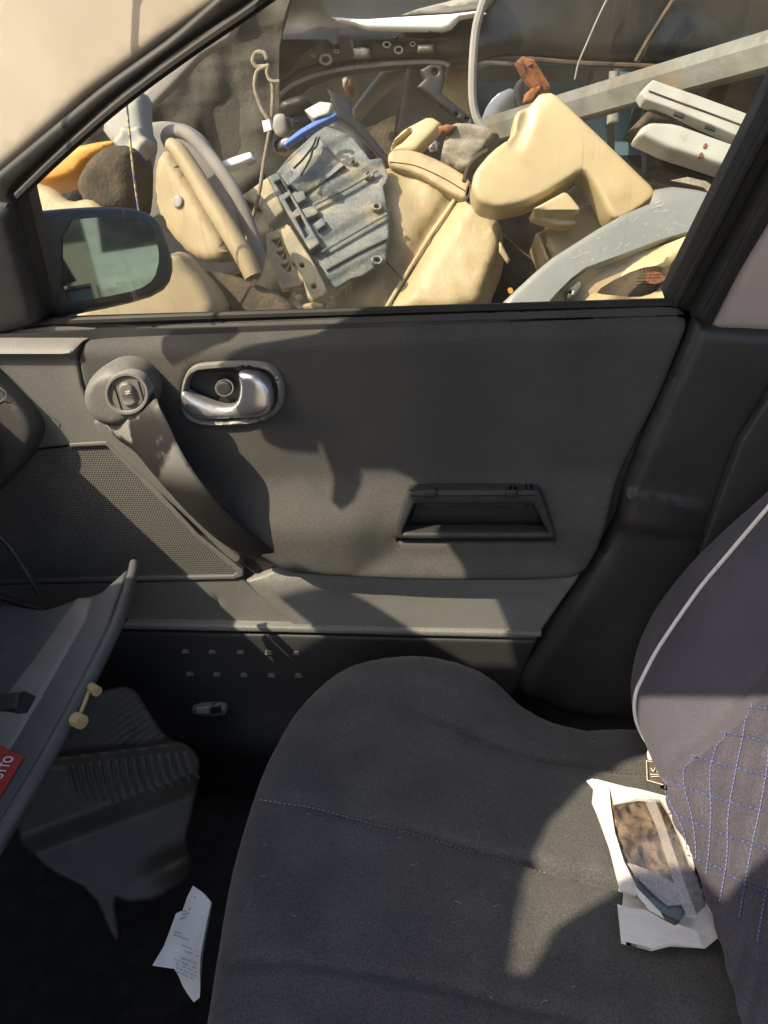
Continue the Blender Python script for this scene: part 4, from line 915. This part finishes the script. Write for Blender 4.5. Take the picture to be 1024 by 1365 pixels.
# --- undertray
ut = thing('undertray', 'big dusty grey plastic engine undertray in the middle of the heap', 'undertray', PY(1.0).at(450, 400))
TP = PY(1.08, .10, .62, ref=(430, 290))
def tray_disp(u, v):
    k = (u - 430) * .55 + (v - 290) * 1.0
    a = math.sin(k / 9.5)
    return .0045 * math.copysign(abs(a) ** .35, a) * sm(0, 30, u - 385) + .006 * math.sin(k / 4.5) * (1 - sm(380, 420, u))
tray_px = c2([(180, 580), (240, 520), (310, 455), (345, 432), (440, 470), (495, 548), (535, 542), (560, 600), (540, 640), (556, 720), (560, 800), (548, 890), (520, 905), (470, 940), (430, 950), (380, 982), (352, 968), (335, 925), (300, 890), (250, 790), (215, 700)])
tray = relief('tray_panel', M['tray'], TP, tray_px, ut, thick=.012, cell=4.5, R=3, dome=.003, disp=tray_disp, holes=[c2(disc(518, 706, 8, 6, 10)), c2(disc(520, 888, 10, 7, 10)), c2(disc(490, 597, 6, 5, 8))])
relief('upper_flap', M['tray'], TP.off(.018), c2([(175, 585), (250, 515), (312, 455), (345, 500), (410, 565), (360, 600), (265, 665), (230, 640)]), ut, thick=.010, cell=8, R=3, dome=.004, disp=lambda u, v: .008 * math.sin(u / 9 + v / 12))
for x, y, rx, ry in ((518, 706, 20, 14), (520, 888, 24, 17), (490, 597, 18, 12), (440, 555, 12, 9)):
    relief('fixing_boss', M['tray'], TP.off(.012), c2(disc(x, y, rx, ry, 16)), ut, thick=.012, cell=5, R=4, dome=.006, holes=[c2(disc(x, y, rx * .42, ry * .42, 10))])
lad = c2([(146, 604), (180, 588), (215, 640), (262, 720), (326, 832), (290, 856), (240, 775), (190, 690)])
relief('ladder_bracket', M['tray'], TP.off(.026), lad, ut, thick=.02, cell=7, R=2, dome=.003, holes=[c2([(172, 625), (190, 612), (214, 652), (196, 664)]), c2([(206, 682), (222, 670), (246, 712), (230, 724)]), c2([(242, 745), (258, 736), (290, 800), (276, 812)])])
for p in ([(188, 600), (225, 580), (252, 612), (214, 638)], [(228, 660), (268, 650), (280, 680), (240, 700)], [(302, 765), (332, 742), (348, 765), (316, 788)], [(262, 715), (305, 700), (320, 730), (280, 748)]):
    relief('mounting_tab', M['tray'], TP.off(.020), c2(p), ut, thick=.012, cell=9, R=2, dome=.003)
relief('torn_flap', M['sandy'], TP.off(.02), c2([(56, 668), (100, 640), (150, 612), (176, 660), (205, 725), (150, 778), (130, 720), (110, 695)]), ut, thick=.012, cell=7, R=3, dome=.004, warp=.03)
grid_px = c2([(140, 800), (215, 765), (245, 820), (290, 900), (262, 975), (192, 988), (165, 920), (145, 860)])
hs = []
for i in range(3):
    for j in range(2):
        x = 160 + i * 16 + j * 40; y = 822 + i * 42 - j * 6
        hs += [c2([(x, y), (x + 28, y - 8), (x + 16, y + 16)]), c2([(x + 32, y - 2), (x + 36, y + 20), (x + 20, y + 22)])]
relief('lattice_flap', M['sandy'], TP.off(.012), grid_px, ut, thick=.02, cell=7, R=2, dome=.003, holes=hs)
relief('sandy_strip', M['sandy'], TP.off(.035), c2([(180, 790), (222, 770), (260, 830), (300, 890), (348, 985), (346, 1008), (300, 1030), (282, 1015), (262, 940), (215, 860)]), ut, thick=.02, cell=7, R=3, dome=.006, holes=[c2(disc(264, 908, 8, 7, 8)), c2(disc(305, 980, 8, 7, 8))])

for l_ in ([(330, 860), (430, 800), (552, 730)], [(300, 700), (420, 640), (520, 580)], [(345, 920), (450, 862), (552, 812)]):
    ptube('tray_rib', M['tray'], TP.off(.012), c2(l_), .004, ut, n=3, seg=6)
ptube('wire', M['black'], TP.off(.05), c2([(312, 470), (300, 500), (285, 520), (262, 548), (235, 575)]), .003, ut, seg=5)
ptube('wire', M['black'], TP.off(.05), c2([(322, 468), (312, 500), (300, 512), (290, 545), (258, 600)]), .003, ut, seg=5)
# --- cream leather seat
cs = thing('scrap_seat', 'cream leather seat back lying in the scrap heap', 'seat', PY(1.1).at(600, 410))
CP = PY(1.15, -.05, .55, ref=(600, 320))
SEAMC = c2([(785, 672), (745, 735), (700, 802), (620, 930), (540, 1065)])
EDG = c2([(560, 590), (650, 604), (760, 664), (850, 700), (905, 760)])
def cs_disp(u, v):
    d = line_d(u, v, SEAMC); s = 1 if (u - SEAMC[0][0]) * (SEAMC[-1][1] - SEAMC[0][1]) - (v - SEAMC[0][1]) * (SEAMC[-1][0] - SEAMC[0][0]) > 0 else -1
    return -.02 * gauss(d, 9) + (.036 * sm(3, 40, d) if s > 0 else .012 * sm(0, 50, d) + .006 * math.sin(u / 12 - v / 26)) + .006 * abs(noise.noise(Vector((u / 26 - v / 60, v / 34, 2)))) - .010 * gauss(line_d(u, v, EDG), 3)
relief('seat_back', M['cream'], CP, rounded(c2([(505, 640), (552, 578), (650, 590), (770, 655), (850, 688), (925, 762), (950, 812), (938, 880), (900, 975), (870, 1080), (330, 1085), (400, 985), (470, 880), (500, 760)]), 1, .2), cs, thick=.14, cell=7, R=13, dome=.030, disp=cs_disp, extra=[(SEAMC, (0, 4, -4, 9, -9)), (EDG, (0, 3, -3))], sharp=80)
stitches('seat_stitching', CP, c2([(800, 690), (762, 740), (716, 806), (640, 930), (570, 1050)]), M['brown'], cs, step=5, ln=3, r=.0014, off=.0305, dispf=cs_disp)
ptube('seat_piping', M['creamp'], CP.off(.034), c2([(785, 680), (745, 740), (700, 806), (620, 934), (540, 1068)]), .0055, cs)
ptube('seat_seam', M['brown'], CP.off(.043), c2([(552, 895), (580, 925), (606, 955)]), .002, cs, seg=4)
relief('head_roll', M['cream'], CP.off(.05), rounded(c2([(556, 530), (580, 512), (650, 516), (745, 556), (838, 612), (842, 660), (826, 694), (770, 668), (655, 600), (570, 580), (556, 560)]), 1), cs, thick=.08, cell=6, R=5, dome=.014)
ptube('roll_seam', M['brown'], CP.off(.064), c2([(562, 553), (650, 566), (745, 608), (832, 660)]), .0016, cs, seg=5)
relief('roll_end', M['brown'], CP.off(.082), c2(disc(829, 652, 8, 28, 16, .2)), cs, thick=.02, cell=6, holes=[c2(disc(829, 652, 3.5, 20, 12, .2))])
relief('top_flap', M['creamp'], CP.off(.02), rounded(c2([(562, 520), (575, 480), (610, 445), (700, 398), (742, 424), (720, 452), (690, 482), (650, 524)]), 1, .15), cs, thick=.03, cell=7, R=6, dome=.012, holes=[c2([(575, 508), (588, 482), (632, 448), (640, 454), (604, 490)])])
fl = single('felt_roll', 'dirty grey felt roll stuffed between the cream seat and pillar trim', 'felt', M['felt'], PY(1.22, .1, .4, ref=(630, 200)), rounded(c2([(735, 545), (748, 480), (772, 430), (840, 426), (905, 442), (945, 468), (890, 520), (840, 590), (820, 605)]), 1, .2), None, thick=.08, cell=6, R=9, dome=.035, warp=.008, disp=lambda u, v: .004 * math.sin((v - u * .15) / 4.2))
single('rusty_spring', 'rusty broken hinge poking out beside the grey felt roll', 'hinge', M['rust'], PY(1.2), c2([(728, 432), (760, 424), (790, 430), (782, 446), (765, 462), (748, 455), (735, 462)]), None, thick=.03, cell=7, R=4, dome=.012, warp=.02)
single('chrome_bit', 'small shiny metal bit in the gap beside the grey felt roll', 'metal bit', M['satin'], PY(1.35), c2([(690, 500), (715, 478), (730, 490), (725, 515), (700, 520)]), None, thick=.03, cell=6, R=5, dome=.02)

# --- cream pillar trim and what lies about it
pt = thing('pillar_trim_piece', 'big boomerang shaped cream plastic pillar trim on the heap', 'trim panel', PY(1.0).at(750, 280))
TPn = PY(1.02, .08, .40, ref=(750, 210))
boom = rounded(c3([(236, 350), (262, 336), (285, 308), (330, 308), (420, 395), (540, 510), (664, 628), (640, 660), (540, 722), (512, 708), (470, 620), (440, 575), (415, 563), (380, 588), (300, 640), (230, 668), (150, 682), (90, 664), (66, 612), (76, 560), (130, 495), (198, 445), (206, 372)]), 1, .2)
def boom_disp(u, v):
    lobe = gauss(math.hypot((u - 672) / 70, (v - 238) / 42), 1); leg = gauss(line_d(u, v, c3([(330, 340), (640, 635)])), 16)
    return .010 * lobe + .010 * leg - .012 * gauss(line_d(u, v, c3([(210, 470), (240, 400), (250, 350)])), 8)
relief('trim_shell', M['creamp'], TPn, boom, pt, thick=.07, cell=6, R=6, dome=.02, sharp=70, disp=boom_disp)
ptube('slot', M['brown'], TPn.off(.016), c3([(45, 585), (60, 540), (90, 505), (122, 486)]), .006, pt)
rb = single('rusty_bracket', 'rusty orange channel bracket standing on the cream pillar trim', 'bracket', M['rust'], PY(1.12, .2, .1, ref=(710, 105)), c3([(212, 200), (234, 180), (266, 196), (322, 284), (308, 302), (284, 292), (262, 330), (240, 328), (246, 300), (264, 284), (236, 245)]), None, thick=.02, cell=7, R=3, dome=.004, disp=lambda u, v: .014 * gauss(line_d(u, v, c3([(222, 205), (290, 300)])), 3) + .014 * gauss(line_d(u, v, c3([(262, 195), (318, 284)])), 3))
single('armrest', 'small cream wedge shaped armrest under the boomerang trim', 'armrest', M['creamp'], PY(.95, .1, .4, ref=(745, 275)), rounded(c3([(268, 672), (300, 655), (368, 618), (385, 630), (418, 672), (416, 712), (366, 718), (275, 688)]), 1, .1), None, thick=.07, cell=5, R=3, dome=.008, disp=lambda u, v: -.035 * sm(-1, 5, v - 280 - (u - 713) * .05))
bx = single('cream_box', 'cream leather covered box between boomerang trim and silver fender', 'box', M['cream'], PY(1.08, .05, .45, ref=(770, 300)), c3([(276, 752), (318, 735), (360, 715), (330, 650), (410, 580), (450, 590), (490, 680), (540, 730), (480, 800), (330, 850), (308, 836)]), None, thick=.15, cell=6, R=3, dome=.006, disp=lambda u, v: -.02 * gauss(line_d(u, v, c3([(300, 760), (330, 836)])), 2.5) - .03 * sm(0, 6, (c3([(360, 715)])[0][1] - 12 - (u - 749) * .3) - v))
cpt = single('carpet_mat', 'dirty brown carpet between the cream seat and silver fender', 'carpet', M['brown'], PY(1.3, 0, .4, ref=(680, 340)), c3([(20, 1020), (120, 650), (330, 640), (520, 720), (400, 980), (150, 1040)]), None, thick=.03, cell=12, warp=.05)
single('belt_end', 'short cream strap end hanging out under the seat back', 'strap', M['creamp'], PY(1.0), c3([(158, 780), (166, 784), (194, 838), (184, 850), (158, 812)]), None, thick=.01, cell=6, R=3, dome=.005)

# --- silver fender
fd = thing('car_fender', 'scratched silver front fender with its wheel arch to the pane', 'fender', PY(.8).at(780, 400))
FD = PY(.80, .12, .62, ref=(800, 310))
fd_px = c3([(140, 1000), (200, 945), (270, 880), (330, 830), (400, 786), (480, 735), (560, 690), (650, 652), (668, 596), (720, 590), (800, 612), (890, 642), (980, 660), (960, 725), (815, 756), (680, 794), (560, 840), (500, 862), (440, 884), (400, 915), (350, 965), (320, 1000)])
ARCH = c3([(320, 1000), (350, 965), (400, 915), (440, 884), (560, 840), (680, 794), (815, 756), (960, 725)])
def FDISP(u, v):
    d = line_d(u, v, ARCH); return -.030 * (1 - sm(1, 8, d)) - .05 * sm(50, 120, d)
relief('fender_skin', M['silver'], FD, fd_px, fd, thick=.02, cell=8, R=8, dome=.008, disp=FDISP, sharp=60, extra=[(ARCH, (3, -3, 8, -8, 13, -13))])
ptube('arch_lip', M['pale'], FD.off(-.026), ARCH, .0045, fd, n=3)
vs = []; fs = []; rs = random.Random(12)
for _ in range(75):
    cx_, cy_ = rs.choice(((850, 300), (820, 310), (880, 285), (790, 335), (760, 345), (890, 300))); u = rs.gauss(cx_, 20); v = rs.gauss(cy_, 12)
    if not inside(u, v, fd_px): continue
    a = rs.gauss(-.5, .35); l = rs.choice((2, 3, 4, 6, 10, 18))
    dd = lambda u, v: FDISP(u, v) + .0090
    u2, v2 = u + math.cos(a) * l, v + math.sin(a) * l; w = rs.uniform(.15, .55)
    if not inside(u2, v2, fd_px): continue
    k = len(vs)
    for j in range(4):
        t = j / 3; x = u + (u2 - u) * t; y = v + (v2 - v) * t + math.sin(t * 3) * 1.2; ww = w * (1 - abs(t - .5))
        vs += [FD.at(x, y - ww) + FD.n * dd(x, y - ww), FD.at(x, y + ww) + FD.n * dd(x, y + ww)]
    for j in range(3): fs.append([k + 2 * j, k + 2 * j + 1, k + 2 * j + 3, k + 2 * j + 2])
tag(add('scratches', vs, fs, M['scratch'], fd, smooth=False), kind='stuff')
FI = PY(.765, .12, .42, ref=(820, 365))
inn = relief('inner_panel', M['creamp'], FI, c3([(310, 1010), (360, 930), (440, 870), (600, 815), (830, 740), (900, 760), (860, 900), (760, 1010)]), fd, thick=.015, cell=8, disp=lambda u, v: .012 * math.sin(u / 14 + v / 9), warp=.03,
       holes=[rounded(c3([(470, 935), (560, 880), (640, 858), (700, 870), (690, 920), (640, 950), (560, 955), (500, 950)]), 1), rounded(c3([(700, 840), (770, 822), (820, 830), (790, 900), (740, 930), (710, 900)]), 1)])
relief('rust_patch', M['rust'], FI.off(.012), rounded(c3([(628, 880), (660, 870), (692, 880), (690, 905), (655, 915), (632, 905)]), 1), inn, thick=.01, cell=6, warp=.02)
relief('lug', M['galv'], FD.off(-.01), c3([(375, 930), (415, 892), (428, 920), (400, 955), (378, 960)]), fd, thick=.015, cell=6, R=3, dome=.005, holes=[c3(disc(386, 942, 5, 5, 8))])
relief('liner', M['brown'], FD.off(-.16), c3([(300, 1030), (430, 850), (860, 720), (930, 760), (860, 1030)]), fd, thick=.02, cell=16, warp=.05)

# --- pole and bumper rails at the right
def tag_rail(*a, **k): tag(single(*a, **k), group='bumper rails stacked beside the fender')
pole = thing('steel_pole', 'long galvanised steel channel lying slantwise over the heap', 'steel channel', PY(1.6).at(800, 140))
def pole_mesh():
    a0 = PY(1.85).at(*c3([(120, 424)])[0]); b0 = PY(1.15).at(*c3([(1080, 150)])[0])
    t = (b0 - a0).normalized(); up = (Vector((0, 0, 1)) - t * t.z).normalized(); sd_ = t.cross(up)
    prof = [(-.030, -.040), (.030, -.040), (.036, -.034), (.036, .012), (.022, .040), (-.022, .040), (-.036, .012), (-.036, -.034)]
    vs = []; n = 12
    for i in range(n + 1):
        p = a0.lerp(b0, i / n)
        vs += [p + sd_ * a + up * b for a, b in prof]
    fs = [[i * 8 + k, i * 8 + (k + 1) % 8, (i + 1) * 8 + (k + 1) % 8, (i + 1) * 8 + k] for i in range(n) for k in range(8)]
    fs += [list(range(8))[::-1], [n * 8 + k for k in range(8)]]
    add('channel', vs, fs, M['galv'], pole, sharp=25)
pole_mesh()
tag_rail('bumper_rail', 'upper of two silver bumper rails stacked at right of heap', 'bumper rail', M['pale'], PY(.95, .15, .5, ref=(930, 150)), c3([(612, 298), (630, 278), (652, 258), (800, 310), (930, 358), (1060, 408), (1040, 490), (970, 462), (840, 405), (700, 348), (626, 322)]), None, thick=.03, cell=7, R=2.5, dome=.004, disp=lambda u, v: -.03 * sm(0, 4, (v - 134) - (u - 858) * .385))
RLP = PY(.95, .15, .5, ref=(930, 150)).off(.006)
for o_, l_ in ((bpy.data.objects['bumper_rail'], [(640, 292), (700, 315), (830, 362), (1040, 440)]),):
    ptube('rail_groove', M['brown'], RLP, c3(l_), .0016, o_, n=2, seg=5)
    for x_, y_ in ((742, 366), (842, 408)):
        relief('rail_slot', M['black'], RLP.off(-.002), c3([(x_ - 18, y_ - 6), (x_ + 14, y_ + 6), (x_ + 12, y_ + 14), (x_ - 20, y_ + 2)]), o_, thick=.006, cell=20)
single('rubber_strip', 'black rubber strip squeezed between the two silver bumper rails', 'rubber strip', M['brown'], PY(.98, .15, .4, ref=(900, 170)), c3([(576, 420), (600, 395), (640, 352), (700, 362), (850, 416), (1060, 496), (1060, 530), (960, 494), (840, 452), (720, 406), (640, 402), (606, 432)]), None, thick=.05, cell=8, R=6, dome=.02)
tag_rail('bumper_rail', 'lower of two silver bumper rails, rust spotted, above fender', 'bumper rail', M['pale'], PY(.92, .15, .5, ref=(900, 200)), rounded(c3([(600, 440), (612, 415), (640, 400), (720, 404), (840, 448), (960, 490), (1060, 520), (1040, 600), (920, 558), (800, 518), (700, 486), (650, 462)]), 1, .15), None, thick=.04, cell=7, R=5, dome=.014)
for x, y in ((822, 470), (806, 500), (905, 520)):
    pass
RL2 = PY(.92, .15, .5, ref=(900, 200)).off(.017)
for x_, y_ in ((822, 468), (808, 498), (905, 520)):
    relief('rust_spot', M['rust'], RL2, c3(disc(x_, y_, 5, 9, 9, .5)), bpy.data.objects['bumper_rail.001'], thick=.01, cell=8)
single('bumper_foam', 'black crushed bumper core below the lower silver rail', 'bumper core', M['black'], PY(1.0, 0, .2, ref=(900, 230)), c3([(640, 450), (720, 480), (920, 550), (1060, 590), (1060, 650), (880, 640), (800, 590), (720, 572), (650, 540)]), None, thick=.1, cell=10, R=8, dome=.03, warp=.03)
single('torn_padding', 'torn pale padding under the crushed black bumper core', 'padding', M['felt'], PY(.9, 0, .3, ref=(930, 240)), c3([(715, 575), (770, 565), (830, 580), (870, 610), (860, 640), (820, 600), (760, 585)]), None, thick=.02, cell=6, warp=.02)

# --- a whole car standing further back along the row (seen in the door mirror)
def prism(name, prof, y0, y1, mt, parent):
    n = len(prof); vs = [(x, y0, z) for x, z in prof] + [(x, y1, z) for x, z in prof]
    add(name, vs, [list(range(n)), [n + i for i in range(n)][::-1]] + [[i, i + n, (i + 1) % n + n, (i + 1) % n] for i in range(n)], mt, parent, sharp=30)
pc = thing('parked_car', 'pale car parked further back beside the scrap row', 'car', (4.4, .9, 0))
prism('car_body', [(2.6, .28), (2.55, .75), (2.8, .92), (3.6, 1.0), (4.3, 1.42), (5.6, 1.46), (6.3, 1.05), (6.6, .9), (6.6, .3)], .15, 1.75, M['pale'], pc)
prism('side_window', [(3.85, 1.02), (4.35, 1.36), (5.5, 1.40), (6.0, 1.05)], .14, .16, M['blackpaint'], pc)
wsb = [(3.58, .25, 1.005), (3.58, 1.65, 1.005), (4.27, 1.58, 1.41), (4.27, .32, 1.41)]
add('windscreen', [Vector(v) + Vector((-.012, 0, .012)) for v in wsb] + [Vector(v) for v in wsb], [[0, 1, 2, 3][::-1], [4, 5, 6, 7], [0, 1, 5, 4], [1, 2, 6, 5], [2, 3, 7, 6], [3, 0, 4, 7]], M['blackpaint'], pc, smooth=False)
for y_ in (.28, 1.30): boxes('headlight', M['clear'], [((2.53, y_, .62), (2.62, y_ + .32, .78))], pc)
for x_ in (3.25, 5.75):
    for y_ in (.12, 1.60):
        tube('wheel', M['rubber'], [(x_, y_, .30), (x_, y_ + .18, .30)], .30, pc, seg=20)
pc.location.x += 2.6
for i, (p, m_, yy, lb) in enumerate((
    ([(238, 1012), (252, 1008), (262, 1024), (248, 1030)], 'creamp', .95, 'tiny cream clip under the lowest tip of the undertray'),
    ([(345, 1020), (360, 1012), (366, 1026), (352, 1034)], 'creamp', .97, 'tiny cream shard beside the lowest tip of the undertray'),
    ([(250, 1045), (300, 1036), (330, 1044), (330, 1062), (246, 1066)], 'beige', .9, 'beige foam scrap just above the window sill below undertray'),
    ([(400, 270), (412, 262), (420, 268), (410, 300), (404, 296)], 'felt', 1.5, 'pale plastic peg standing in the dark roof opening'))):
    single('scrap_piece', lb, 'scrap', M[m_], PY(yy), c2(p), None, thick=.02, cell=6, R=2, dome=.004)

single('scrap_piece', 'orange clip on the sill of the silver fender', 'scrap', M['orange'], PY(.72), rounded([(676, 386), (682, 384), (685, 388), (680, 393)], 1), None, thick=.01, cell=5)
